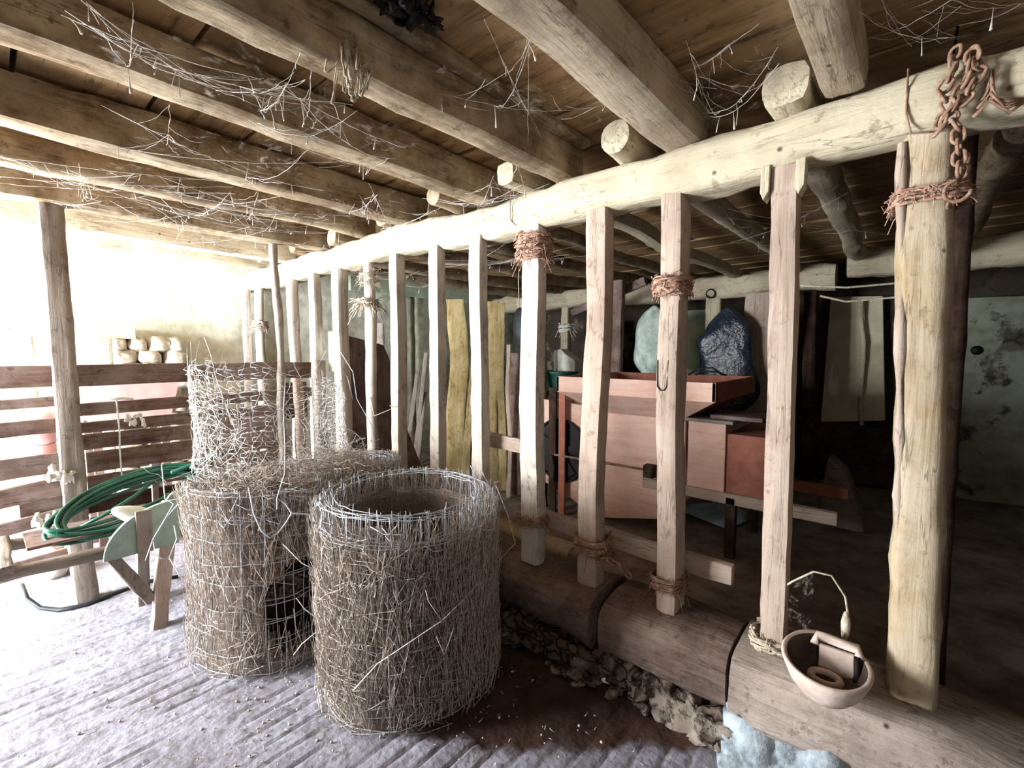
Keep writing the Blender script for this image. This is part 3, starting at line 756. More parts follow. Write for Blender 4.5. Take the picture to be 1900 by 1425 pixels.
# green hose coil
def hose():
    m = MB(); rnd = random.Random(3)
    c = V((.55, 3.26, .67))
    for k in range(12):
        pts = []; rx, ry = .33 + rnd.uniform(-.05, .03), .17 + rnd.uniform(-.04, .02)
        tilt = .55 + rnd.uniform(-.22, .1); ox = rnd.uniform(-.02, .02)
        for i in range(44):
            a = 2 * PI * i / 44
            x = math.cos(a) * rx; y = math.sin(a) * ry
            z = .16 * x + tilt * y + .012 * noise.noise(V((k * 5, a, 0))) + (k % 5) * .010 - .02
            pts.append(c + V((x + ox, y * .9 + x * .25, z)))
        m.tube(pts, .0095, 7, closed=True)
    m.tube([c + V((-.30, -.10, -.09)), c + V((-.15, -.14, -.02)), c + V((-.02, -.14, .05)), c + V((.08, -.05, .09))], .0095, 7)
    m.tube([c + V((.2, .1, .09)), c + V((.42, .16, .13)), c + V((.58, .22, .15))], .014, 7)
    tag(m.build('garden_hose', M['hose'], org=c), 'coiled green rubber hose lying on the hand cart', 'hose')
hose()
m = MB(); m.tube([at(40, 1085, 'y', 3.9), at(50, 1110, 'z', .08), at(75, 1128, 'z', .012), at(110, 1132, 'z', .012), at(160, 1122, 'z', .012), at(215, 1100, 'z', .012), at(280, 1078, 'z', .012), at(330, 1070, 'z', .012)], .012, 8)
tag(m.build('rubber_pipe', M['bhose'], org=(.3, 3.7, 0)), 'black rubber pipe looping over the floor under the hand cart', 'pipe')
m = MB()
p = V((.50, 3.02, .645))
m.tube([p + V((-.075, 0, .055)), p + V((-.065, 0, .045)), p + V((-.03, 0, .025)), p + V((.01, 0, .0)), p + V((.06, 0, -.035)), p + V((.075, 0, -.045))], [.012, .022, .036, .048, .052, .03], 18)
tag(m.build('plastic_jug', M['white'], org=p), 'white plastic jug lying beside the green hose', 'jug')
m = MB(); m.box((.62, 3.40, .715), (1.02, 3.45, .73)); 
tag(bevel(m.build('narrow_plank', M['white'], org=(.8, 3.42, .72), smooth=False), .002), 'narrow white plank above the green hose', 'plank')
# small trestle holding the white slat
for x in (.68, .97):
    m = MB(); m.box((x - .015, 3.41, 0), (x + .015, 3.44, .715)); o = m.build('thin_stake', M['brown_z'], org=(x, 3.42, 0), smooth=False)
    tag(o, 'thin brown stake under the ' + ('left' if x < .8 else 'right') + ' end of the narrow white plank', 'stake')

# ------------------------------------------------------------------ rolls of wire netting
def net_roll(c, r, h, seed, lab, turns=5, nst=3200, straw_z=.78, nh=9, cavity=None, lean=(0, 0), thick=.09, blue=False, bent=34):
    rnd = random.Random(seed); c = V((c[0], c[1], 0))
    root = empty('wire_netting_roll', c, lab, 'wire roll', 'rolls of old sheep netting on the stall floor')
    def P(a, rad, z):
        d = 1 + .05 * noise.noise(V((math.cos(a) * 1.3 + seed, math.sin(a) * 1.3, z * 1.2))) + .02 * noise.noise(V((math.cos(a) * 4 + seed, math.sin(a) * 4, z * 5)))
        return c + V((math.cos(a) * rad * d + lean[0] * z, math.sin(a) * rad * d + lean[1] * z, z))
    def cav(a, z):
        if not cavity: return False
        ca, da, z0, z1 = cavity
        dd = (a - ca + PI) % (2 * PI) - PI
        return ((dd / da) ** 2 + ((z - (z0 + z1) / 2) / ((z1 - z0) / 2)) ** 2) < 1
    wire = MB()
    tot = turns * 2 * PI
    for k in range(nh):
        z = h * (k + .12) / (nh - .75) if k else .012
        ph = rnd.random() * .3; N = turns * 40; run = []
        for i in range(N + 1):
            a = ph + tot * i / N; rad = r - thick * i / N * 1.0
            zz = z + .028 * noise.noise(V((k * 3, a * .45, seed))) + .014 * noise.noise(V((k * 3, a * 5, seed)))
            if cav(a, zz) and i < N * .6:
                if len(run) > 1: wire.tube(run, .0021, 4)
                run = []; continue
            run.append(P(a, rad + .006 * noise.noise(V((k, a * 5, 2))), zz))
        if len(run) > 1: wire.tube(run, .0021, 4)
    arc = 0
    while arc < tot:
        a = arc; rad = r - thick * arc / tot; top = h + rnd.uniform(-.01, .02)
        pts = []; off = 0
        for q in range(nh * 2):
            z = top * q / (nh * 2 - 1)
            if cav(a, z) and arc < tot * .6:
                if len(pts) > 1: wire.tube(pts, .0018, 4)
                pts = []; continue
            off += rnd.uniform(-.012, .012)
            pts.append(P(a + off * .8, rad + rnd.uniform(-.005, .008), z))
        if len(pts) > 1: wire.tube(pts, .0018, 4)
        arc += .105 / r * rnd.uniform(.7, 1.2)
    for k in range(bent):   # sprung wire ends and loops at the rim
        a = rnd.random() * 6.28; z = h * rnd.uniform(.86, 1.0); p = P(a, r, z)
        d = V((math.cos(a), math.sin(a), 0)); t = V((-d.y, d.x, 0)); L = rnd.uniform(.04, .13)
        wire.tube([p, p + d * .015 + t * L * .5 - V((0, 0, .02)), p + t * L + V((0, 0, rnd.uniform(-.05, .05))), p + t * L * 1.2 + V((0, 0, rnd.uniform(-.07, .04)))], .002, 4)
    wire.build('netting_wire', M['wire'], root, c)
    st = MB()
    for k in range(nst):
        a = rnd.random() * 2 * PI
        z = h * straw_z * (1 - rnd.random() ** 1.15) if rnd.random() < .86 else rnd.uniform(0, h)
        if cav(a, z): continue
        rad = r + .018 - thick * rnd.random() ** 1.6 * 1.2
        L = rnd.uniform(.05, .22); sl = rnd.gauss(0, .20)
        z1 = min(h * 1.0, z + L)
        p = P(a, rad, max(z, .004)); q = P(a + sl * (z1 - z) / r, rad + rnd.uniform(-.02, .025), z1)
        mid = p.lerp(q, rnd.uniform(.3, .7)) + V((rnd.uniform(-1, 1), rnd.uniform(-1, 1), 0)) * .010
        w = rnd.uniform(.0009, .0022)
        st.tube([p, mid, q], [w, w, w * .5], 3, cap=False)
    for k in range(nst // 12):   # crumpled, sideways stems
        a = rnd.random() * 2 * PI; z = rnd.uniform(.0, h * .9)
        if cav(a, z): continue
        p = P(a, r + .01, z); d = rnd.uniform(-.5, .5); q = P(a + d, r + rnd.uniform(0, .03), max(.005, z + rnd.uniform(-.09, .09)))
        st.tube([p, p.lerp(q, .5) + V((0, 0, rnd.uniform(-.02, .02))) + (p - c).normalized() * .01, q], .0014, 3, cap=False)
    so = st.build('trapped_straw', M['straw'], root, c); so['kind'] = 'stuff'
    for rad, zt, mt, nm in ((r - .022, h * (straw_z + .04), 'veil_brown', 'matted_layer'), (r - thick - .02, h * .9, 'veil_brown', 'matted_layer')):
        N = 48; K = 10; vs = []; fs = []
        for j in range(K + 1):
            for i in range(N):
                a = 2 * PI * i / N; zz = zt * j / K
                if j == K: zz += .035 * noise.noise(V((math.cos(a) * 3, math.sin(a) * 3, seed)))
                vs.append(P(a, rad, zz))
        for j in range(K):
            for i in range(N):
                a = 2 * PI * (i + .5) / N; zz = zt * (j + .5) / K
                if cav(a, zz): continue
                fs.append((j*N+i, j*N+(i+1) % N, (j+1)*N+(i+1) % N, (j+1)*N+i))
        mk(nm, vs, fs, M[mt], root, c)
    return root
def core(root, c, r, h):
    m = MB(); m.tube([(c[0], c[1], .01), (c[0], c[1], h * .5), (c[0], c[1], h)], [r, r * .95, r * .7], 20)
    o = m.build('added_shade_filling', plain('shaded_core_straw', '#15110e', '#2c241f', 1, 0, 40, 1, spec=0), root, (c[0], c[1], 0)); o['label'] = 'added core coloured dark as the shade inside the roll'  # dark filling added so the hollow reads as unlit
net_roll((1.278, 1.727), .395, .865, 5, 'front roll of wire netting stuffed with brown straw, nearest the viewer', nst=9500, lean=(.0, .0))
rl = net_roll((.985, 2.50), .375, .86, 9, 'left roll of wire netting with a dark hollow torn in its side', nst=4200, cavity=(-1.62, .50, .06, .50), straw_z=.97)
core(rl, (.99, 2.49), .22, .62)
net_roll((1.575, 2.635), .235, .82, 14, 'smallest roll of wire netting, tucked behind the other two against the partition', turns=5, nst=2200, straw_z=.9, thick=.07)

# chicken wire tube with cobwebs, standing on the two rear rolls
def hexwire():
    root = empty('chicken_wire', (1.15, 2.86, .87), 'crumpled upright sheet of chicken wire draped in dusty cobweb, above the rear rolls', 'chicken wire')
    cx, cy, r0 = 1.14, 2.84, .40; c = V((cx, cy, .87)); rnd = random.Random(21)
    def P(a, z):
        k = 1 + .10 * noise.noise(V((a * 1.2, z * 1.6, 3))) + .05 * noise.noise(V((a * 4, z * 5, 8)))
        zz = z + .05 * noise.noise(V((a * 1.6, z * 2, 12)))
        flare = 1 + .18 * max(0, 1.1 - z)
        return V((cx + math.cos(a) * r0 * k * flare, cy + math.sin(a) * r0 * k * .9 * flare, zz))
    m = MB(); cell = .062; s = cell / 1.5
    a0, a1 = 1.9, 1.9 + 4.9   # open arc, gap towards the right
    nc = int((a1 - a0) * r0 / (cell * .95)); nr = 11
    def top(a): return 1.40 + .05 * math.sin(a * 2.1) - (.12 if a > 5.6 else 0)
    for i in range(nc):
        for j in range(nr):
            a = a0 + (a1 - a0) * i / nc; da = (a1 - a0) / nc
            z = .84 + j * cell * .88
            off = .5 if i % 2 else 0
            zb = z + off * cell * .88
            if zb > top(a): continue
            p1 = P(a, zb); p2 = P(a, zb + cell * .30); p3 = P(a + da, zb + cell * .44 + 0.0); p4 = P(a + da, zb - cell * .14)
            if rnd.random() < .96: m.tube([p1, p2], .0016, 3)
            if rnd.random() < .93: m.tube([p2, p3], .0013, 3)
            if rnd.random() < .93: m.tube([p1, p4], .0013, 3)
    # sagging loose ends, as V loops
    def L(*pts, r=.0022): 
        m.tube([V(q) for q in pts], r, 4)
    L(at(630, 650, 'y', 2.75), at(655, 690, 'y', 2.73), at(662, 740, 'y', 2.7), at(690, 790, 'y', 2.68), at(697, 830, 'y', 2.66))
    L(at(625, 760, 'y', 2.72), at(632, 735, 'y', 2.72), at(655, 742, 'y', 2.70), at(645, 700, 'y', 2.7), at(636, 690, 'y', 2.7), at(628, 735, 'y', 2.72))
    L(at(620, 830, 'y', 2.6), at(640, 800, 'y', 2.6), at(662, 805, 'y', 2.6), at(640, 850, 'y', 2.58))
    L(at(600, 790, 'y', 2.7), at(612, 770, 'y', 2.68), at(635, 792, 'y', 2.66), at(655, 800, 'y', 2.66), at(672, 815, 'y', 2.66), at(680, 850, 'y', 2.64))
    # hexagon scraps hanging over the cart end
    Y = 2.62
    L(at(300, 860, 'y', Y), at(306, 925, 'y', Y), at(322, 935, 'y', Y), at(305, 965, 'y', Y), at(284, 1000, 'y', Y), at(288, 1028, 'y', Y), at(300, 1037, 'y', Y), at(314, 1035, 'y', Y), at(328, 1000, 'y', Y), at(323, 975, 'y', Y))
    L(at(284, 1000, 'y', Y), at(270, 1040, 'y', Y)); L(at(314, 1035, 'y', Y), at(332, 1065, 'y', Y), at(340, 1075, 'y', Y)); L(at(305, 965, 'y', Y), at(335, 930, 'y', Y), at(350, 915, 'y', Y))
    # the curling loop in front of the left roll
    Z = 1.97
    L(at(462, 905, 'y', Z), at(470, 950, 'y', Z), at(485, 985, 'y', Z), at(500, 998, 'y', Z), at(515, 990, 'y', Z), at(532, 968, 'y', Z), at(541, 952, 'y', Z), at(530, 935, 'y', Z), at(515, 925, 'y', Z), at(514, 945, 'y', Z), r=.0032)
    L(at(541, 952, 'y', Z), at(575, 955, 'y', Z), at(590, 935, 'y', Z), at(615, 900, 'y', Z), r=.0028)
    L(at(515, 945, 'y', Z), at(514, 925, 'y', Z), at(528, 880, 'y', Z + .1), at(529, 830, 'y', Z + .2), at(526, 760, 'y', Z + .4), at(530, 700, 'y', Z + .5), r=.003)
    m.build('hexagonal_wire', M['wire'], root, c)
    # dusty veil on the wire
    vs = []; fs = []; N = 60; K = 14
    for j in range(K + 1):
        for i in range(N + 1):
            a = a0 + (a1 - a0) * i / N; z = .84 + (top(a) - .84) * j / K
            vs.append(P(a, z) * 1.0 + V((0, 0, .003)))
    for j in range(K):
        for i in range(N): fs.append((j*(N+1)+i, j*(N+1)+i+1, (j+1)*(N+1)+i+1, (j+1)*(N+1)+i))
    mk('dust_veil', vs, fs, M['veil'], root, c)
    # strands
    m = MB()
    for k in range(700):
        a = rnd.uniform(a0, a1); z = rnd.uniform(.84, top(a)); p = P(a, z)
        q = P(a + rnd.gauss(0, .16), z + rnd.gauss(0, .09)); q.z = max(.86, q.z)
        m.tube([p, p.lerp(q, .5) + V((rnd.gauss(0, .008), rnd.gauss(0, .008), -.006)), q], rnd.uniform(.0007, .0016), 3, cap=False)
    o = m.build('dusty_strands', M['web'], root, c); o['kind'] = 'stuff'
hexwire()

def fluff(c, ext, n, seed, lab):
    m = MB(); rnd = random.Random(seed); c = V(c)
    for k in range(n):
        p = c + V((rnd.gauss(0, ext[0]), rnd.gauss(0, ext[1]), abs(rnd.gauss(0, ext[2])) * .9))
        d = V((rnd.gauss(0, 1), rnd.gauss(0, 1), rnd.gauss(0, .6))).normalized() * rnd.uniform(.03, .13)
        q = p + d; q.z = max(q.z, c.z - .01)
        m.tube([p, p.lerp(q, .4) + V((rnd.gauss(0, .008), rnd.gauss(0, .008), rnd.gauss(0, .008))), p.lerp(q, .7) + V((rnd.gauss(0, .008), rnd.gauss(0, .008), 0)), q], rnd.uniform(.0006, .0016), 3, cap=False)
    tag(m.build('straw_tuft', M['straw'], org=c), lab, 'straw', kind='stuff')
fluff((1.30, 2.42, .82), (.10, .12, .06), 1100, 1, 'fluffy tuft of dusty straw caught between the rims of the three rolls')
fluff((.86, 2.36, .86), (.12, .12, .03), 500, 2, 'dusty straw lying across the rim of the left roll')
# loose dry vine stems over the front roll
def stems():
    def L(lab, pts, r=.0026, twigs=()):
        m = MB(); m.tube(pts, [r * (1 - .5 * i / len(pts)) for i in range(len(pts))], 5)
        for t in twigs: m.tube(t, r * .55, 4)
        tag(m.build('dry_stem', M['straw'], org=pts[0]), lab, 'stem', 'dry stems caught on the front roll')
    y = lambda u, v, d: CAM + (fw * F + rt * (u - CXP) - upv * (v - CYP)) * (d / F)
    L('long dry stem slanting across the lower front of the straw-filled roll', [y(655, 1282, 1.72), y(700, 1232, 1.71), y(760, 1192, 1.70), y(820, 1152, 1.73), y(855, 1118, 1.79), y(885, 1085, 1.87), y(905, 1030, 1.95)],
      .003, [[y(820, 1152, 1.73), y(795, 1115, 1.72), y(790, 1095, 1.73)], [y(720, 1215, 1.70), y(722, 1260, 1.70), y(724, 1308, 1.72)], [y(825, 1215, 1.72), y(842, 1165, 1.74)], [y(825, 1215, 1.72), y(810, 1182, 1.72)]])
    L('wiry stem springing from the right rim of the front roll', [y(920, 900, 2.13), y(942, 955, 2.1), y(956, 1008, 2.08), y(930, 1035, 2.05), y(915, 1085, 2.0), y(896, 1140, 1.95)], .002)
    L('bent dry stem in front of the dark hollow', [y(545, 1215, 2.05), y(560, 1195, 2.04), y(590, 1170, 2.0), y(592, 1150, 2.0), y(565, 1130, 2.02), y(550, 1110, 2.03)], .0026, [[y(560, 1195, 2.04), y(548, 1160, 2.04), y(545, 1130, 2.04)]])
    L('thin stem across the left roll above its hollow', [y(525, 1010, 2.05), y(560, 1045, 2.0), y(590, 1060, 1.98)], .002)
stems()
# cobweb flap above the hollow
def flap():
    pts = [[at(470, 1105, 'y', 2.12), at(520, 1075, 'y', 2.12), at(560, 1055, 'y', 2.10), at(598, 1040, 'y', 2.06)],
           [at(475, 1120, 'y', 2.10), at(520, 1100, 'y', 2.08), at(560, 1090, 'y', 2.06), at(600, 1085, 'y', 2.02)],
           [at(480, 1140, 'y', 2.10), at(520, 1118, 'y', 2.08), at(560, 1108, 'y', 2.06), at(596, 1115, 'y', 2.02)]]
    vs = [p for r in pts for p in r]; fs = [(j*4+i, j*4+i+1, (j+1)*4+i+1, (j+1)*4+i) for j in range(2) for i in range(3)]
    o = mk('cobweb_sheet', vs, fs, M['veil'], None, vs[0]); tag(o, 'greyish flap of cobweb over the dark hollow of the left roll', 'cobweb')
flap()

# ------------------------------------------------------------------ cattle drinking bowl
def bowl():
    c = V((1.735, .16, .395)); root = empty('drinking_bowl', c, 'chalky cast-iron cattle drinking bowl on the sill beside the thick tan post', 'drinking bowl')
    prof = [(0, .0), (.045, .002), (.078, .02), (.105, .055), (.122, .095), (.128, .112), (.122, .120), (.112, .115), (.104, .092), (.088, .055), (.06, .03), (0, .024)]
    N = 40; vs = []; fs = []
    for r, z in prof:
        for i in range(N):
            a = 2 * PI * i / N; k = 1 + .05 * math.cos(2 * a + .6)
            vs.append(c + V((r * k * math.cos(a), r * k * math.sin(a), z + .02 * (math.cos(a - .6) * r / .12))))
    fi = []
    for j in range(len(prof) - 1):
        for i in range(N): (fs if j < 7 else fi).append((j*N+i, j*N+(i+1) % N, (j+1)*N+(i+1) % N, (j+1)*N+i))
    mk('basin', vs[:8*N], fs, M['glaze'], root, c)
    mk('lining', vs[7*N:], [tuple(q - 7*N for q in f) for f in fi], plain('shaded_brown_lining', '#2d211c', '#57453b', .5, 0, 14, .3), root, c)['label'] = 'inside of the bowl, coloured dark as its shade'  # shade inside the bowl painted into the inner surface
    m = MB(); b = c + V((.085, -.02, .138))
    m.tube([b + V((-.02, .058, -.02)), b + V((0, .055, .0)), b + V((0, -.055, .0)), b + V((-.02, -.06, -.02))], .016, 8)
    m.build('valve_bar', M['glaze'], root, b)
    m = MB(); m.box(b + V((-.03, -.055, -.10)), b + V((-.02, .045, -.01))); m.build('valve_plate', M['glaze'], root, b, False)
    m = MB(); m.tube([b + V((-.025, -.055, -.01)), b + V((-.035, -.06, -.07)), b + V((-.045, -.055, -.12))], .010, 8); m.build('valve_stem', M['iron'], root, b)
    m = MB(); q = c + V((.0, -.0, .045))
    m.tube([q + V((.034 * math.cos(a), .04 * math.sin(a), .006)) for a in [2 * PI * i / 20 for i in range(20)]], .012, 8, closed=True); m.build('float_ring', M['glaze'], root, q)
    for i in range(3):
        a = i * 2.1
    m = MB(); m.box(c + V((.02, -.04, -.02)), c + V((.18, .04, .04))); m.build('bracket', M['rust'], root, c, False)
bowl()
m = MB(); m.tube([(1.90, .325, .62), (1.86, .28, .68), (1.86, .22, .735), (1.88, .17, .73), (1.90, .13, .66), (1.90, .12, .60), (1.88, .13, .52)], .0035, 6)
m.blob((1.895, .125, .56), .012, .014, .05, 4, .2)
tag(m.build('supply_tube', M['twine'], org=(1.88, .2, .5)), 'thin bent supply tube arching over the drinking bowl', 'tube')
p = [V((1.90, .325, .62)), V((1.86, .28, .68)), V((1.86, .22, .735)), V((1.885, .325, .46)), V((1.86, .27, .52)), V((1.85, .21, .52))]
o = mk('cobweb_sheet', p, [(0, 1, 4, 3), (1, 2, 5, 4)], M['veil_thin'], None, p[0]); tag(o, 'faint cobweb stretched between post foot and bent tube above the drinking bowl', 'cobweb')

# ------------------------------------------------------------------ winnowing machine
def winnower():
    X = 3.5
    r = empty('winnowing_machine', (X + .35, 1.85, 0), 'salmon-pink wooden winnowing machine with a hopper and black fan, behind the posts', 'machine')
    def part(nm, a, b, mt='pink', bev=.006):
        m = MB(); m.box(a, b); return bevel(m.build(nm, M[mt], r, ((a[0] + b[0]) / 2, (a[1] + b[1]) / 2, a[2]), False), bev)
    # body side panels with sloping foot
    for x in (X, X + .62):
        m = MB(); m.prism([(x, 2.72, .28), (x, 2.72, 1.02), (x, 2.62, 1.04), (x, 1.30, .97), (x, 1.24, .50), (x, 1.45, .16), (x, 2.05, .03), (x, 2.35, .18)], (.03, 0, 0))
        bevel(m.build('side_panel', M['pink'], r, (x, 2, .1), False), .004)
    part('end_panel', (X + .03, 2.69, .3), (X + .62, 2.72, 1.0))
    part('side_post', (X - .03, 2.02, .08), (X, 2.07, .99)); part('side_post', (X - .03, 1.26, .45), (X, 1.32, .97))
    # fan opening, fan and iron straps
    m = MB(); m.tube([(X - .005, 2.40, .585), (X - .012, 2.40, .585)], .285, 40); m.build('fan_opening', M['iron'], r, (X, 2.4, .58), False)
    m = MB(); m.tube([(X - .02, 2.40 + .285 * math.cos(a), .585 + .285 * math.sin(a)) for a in [2 * PI * i / 40 for i in range(40)]], .012, 6, closed=True); m.build('fan_rim', M['iron'], r, (X, 2.4, .585))
    for i in range(5):
        a = 2 * PI * i / 5 + .4; m = MB()
        d = V((0, math.cos(a), math.sin(a))); t = V((0, -math.sin(a), math.cos(a))); c = V((X - .03, 2.40, .585))
        m.prism([c + d * .04 + t * .02, c + d * .25 + t * .045, c + d * .25 - t * .045, c + d * .04 - t * .02], (.012, 0, 0)); m.build('fan_blade', M['iron'], r, c, False)
    part('iron_strap', (X - .07, 2.42, .0), (X - .045, 2.50, 1.16), 'dark_z'); part('iron_strap', (X - .07, 2.32, .0), (X - .045, 2.39, 1.14), 'pinkd')
    m = MB(); m.tube([(X - .08, 2.43, .55), (X - .08, 1.52, .56)], .010, 8); m.build('crank_rod', M['rust'], r, (X - .08, 2.0, .55))
    m = MB(); m.tube([(X - .09, 2.44, .55), (X - .09, 2.42, .40), (X - .10, 2.41, .30)], .012, 8); m.build('crank', M['iron'], r, (X - .09, 2.4, .5))
    part('bearing', (X - .1, 1.48, .50), (X - .02, 1.56, .60), 'dark_z')
    # hopper
    zt, zb = 1.28, .97; x0, x1 = X - .26, X + .80; ya, yb = 2.28, .98; th = .025
    t = [(x0, ya, zt), (x0, yb, zt), (x1, yb, zt), (x1, ya, zt)]
    mid = [(x0, ya, zt - .13), (x0, yb, zt - .13), (x1, yb, zt - .13), (x1, ya, zt - .13)]
    bt = [(x0 + .26, 2.0, zb), (x0 + .26, 1.30, zb), (x1 - .18, 1.30, zb), (x1 - .18, 2.0, zb)]
    m = MB()
    cen = V(((x0 + x1) / 2, 1.75, 0))
    def sheet(nm, q, mt):
        n = (V(q[1]) - V(q[0])).cross(V(q[2]) - V(q[1])).normalized()
        mm = (V(q[0]) + V(q[2])) / 2
        if n.dot(V((cen.x, cen.y, mm.z)) - mm) < 0: n = -n
        k = MB(); k.prism(q, n * th); return bevel(k.build(nm, M[mt], r, mm, False), .003)
    for i in range(4):
        j = (i + 1) % 4
        sheet('hopper_rim_board', [t[i], t[j], mid[j], mid[i]], 'pink' if i in (0, 3) else 'pinkd')  # right and rear boards coloured as if in shade
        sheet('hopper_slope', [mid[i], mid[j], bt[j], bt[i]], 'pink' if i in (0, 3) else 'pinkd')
    # sieve box
    part('sieve_box', (X, .98, .47), (X + .75, 1.25, .975)); 
    part('sieve_box_end', (X + .02, .70, .44), (X + .75, .98, .90), 'pinkd')  # side of the box away from the light, shade painted in
    part('lid_board', (X - .05, .92, .975), (X + .5, 1.30, 1.0), 'grey_y'); part('lid_board', (X + .02, .75, 1.0), (X + .4, 1.1, 1.03), 'brown_y')
    part('chassis_rail', (X - .02, .30, .395), (X + .04, 1.60, .475), 'post_y'); part('chassis_rail', (X + .66, .3, .395), (X + .72, 2.7, .475), 'pinkd')
    for x in (X + .01, X + .66):
        for y in (.93, 2.62): part('leg', (x - .03, y - .035, 0), (x + .03, y + .035, .45), 'dark_z')
winnower()
m = MB(); m.tube([(3.62, 1.30 - .0, 1.31), (3.6, 1.22, 1.36), (3.62, 1.12, 1.37), (3.64, 1.06, 1.32)], .007, 6); m.tube([(3.66, 1.26, 1.31), (3.65, 1.2, 1.34), (3.66, 1.1, 1.34), (3.68, 1.04, 1.31)], .007, 6)
tag(m.build('cable_loop', M['iron'], org=(3.62, 1.2, 1.31)), 'black cable curled over the edge of the hopper', 'cable')
# green tub and white box on a shelf behind the machine
def frustum(name, c, r0, r1, h, mat, lab, cat):
    root = empty(name, c, lab, cat)
    prof = [(r0 * .96, 0), (r1, h), (r1 + .015, h), (r1 + .015, h - .02), (r1 - .012, h - .02), (r0 * .9, .02)]
    N = 28; vs = [V(c) + V((r * math.cos(2*PI*i/N), r * math.sin(2*PI*i/N), z)) for r, z in prof for i in range(N)]
    fs = [(j*N+i, j*N+(i+1) % N, (j+1)*N+(i+1) % N, (j+1)*N+i) for j in range(len(prof)-1) for i in range(N)] + [tuple(range(N))[::-1], tuple((len(prof)-1)*N+i for i in range(N))]
    mk('body', vs, fs, mat, root, c)
    m = MB(); m.tube([V(c) + V(((r1 + .012) * math.cos(a), (r1 + .012) * math.sin(a), h)) for a in [2*PI*i/28 for i in range(28)]], .012, 6, closed=True); m.build('rim', mat, root, V(c) + V((0, 0, h)))
timber('work_bench', (4.75, 1.9, .98), (4.75, 3.9, .98), .5, .05, M['dark_y'], 'dark bench top behind the winnowing machine', 'bench', sq=9, seed=140)
for y in (2.0, 3.75):
    for x in (4.6, 4.95):
        o = timber('bench_leg', (x, y, 0), (x, y, .955), .07, .07, M['dark_z'], side=(1, 0, 0), sq=8, seed=int(y * 10 + x))
        tag(o, '%s dark leg at the %s end of the bench behind the machine' % ('front' if x < 4.7 else 'rear', 'right' if y < 3 else 'left'), 'leg')
frustum('plastic_tub', (4.75, 3.30, 1.005), .16, .21, .23, M['teal'], 'green plastic tub on the bench left of the hopper', 'tub')
m = MB(); m.prism([(4.7, 3.05, 1.24), (4.7, 3.36, 1.24), (4.7, 3.36, 1.50), (4.7, 3.26, 1.52), (4.7, 3.16, 1.44), (4.7, 3.05, 1.38)], (.18, 0, 0))
tag(bevel(m.build('white_canister', M['white'], org=(4.78, 3.2, 1.24), smooth=False), .02, 3), 'angular white plastic canister standing on the green tub', 'canister')

# ------------------------------------------------------------------ second beam and its posts, back wall things
timber('rear_beam', (5.88, .62, 2.25), (5.88, YF, 2.25), .24, .26, M['lime_y'], 'limewashed beam with mossy stains across the back room', 'beam', sq=3, wob=.018, seed=150, crook=.08, n=24)
timber('rear_beam', (5.5, YN, 2.33), (5.6, .5, 2.31), .22, .26, M['lime_y'], 'stained pale beam piece behind the thick tan post', 'beam', sq=3.4, wob=.018, seed=151, crook=.06, n=24)
timber('rear_post', (5.85, 3.95, 0), (5.85, 3.95, 2.14), .11, .13, M['lime_z'], 'pale post under the rear beam with a rag tied round it', 'post', 'posts under the rear beam', side=(1, 0, 0), sq=6, seed=152)
timber('rear_post', (4.9, 2.62, 0), (4.9, 2.60, 2.30), .10, .16, M['brown_z'], 'brown shaded post in front of the rear beam', 'post', 'posts under the rear beam', side=(1, 0, 0), sq=6, seed=153)
timber('rear_post', (5.85, 1.80, 0), (5.85, 1.82, 2.14), .12, .17, M['lime_z'], 'pale cracked post under the rear beam with an iron ring above', 'post', 'posts under the rear beam', side=(1, 0, 0), sq=5, seed=154)
timber('rear_post', (5.9, .80, 0), (5.9, .84, 2.14), .12, .12, M['dark_z'], 'thin dark post under the rear beam', 'post', 'posts under the rear beam', side=(1, 0, 0), sq=5, seed=155)
timber('diagonal_brace', (5.1, 3.35, 1.98), (5.1, 2.35, 2.30), .07, .10, M['brown_y'], 'short dark diagonal brace in front of the rear beam', 'brace', sq=4, seed=156)
rm = MB(); rm.tube([(5.74, 1.83 + .05 * math.cos(a), 2.17 + .05 * math.sin(a)) for a in [2 * PI * i / 18 for i in range(18)]], .009, 6, closed=True)
tag(rm.build('iron_ring', M['iron'], org=(5.74, 1.83, 2.17)), 'small iron ring on the face of the rear beam', 'ring')
mm = MB(); strands(mm, (5.85, 3.95, 1.84), .08, .09, .12, 2, .014, 31, n=3, fray=20, flen=.2)
tag(mm.build('tied_rag', M['rag'], org=(5.85, 3.95, 1.84)), 'pale rag tied round the rear post left of the hopper', 'rag')
# pale tapering slab
m = MB(); m.prism([(5.55, 1.40, 2.12), (5.55, 1.44, 1.4), (5.55, 1.36, .78), (5.55, 1.20, .76), (5.55, 1.02, 1.3), (5.55, .95, 1.7), (5.55, .92, 2.12)], (.06, 0, 0))
tag(bevel(m.build('hung_slab', M['post_z'], org=(5.58, 1.2, .8), smooth=False), .01), 'pale board tapering to its foot, hung from the rear beam', 'board')
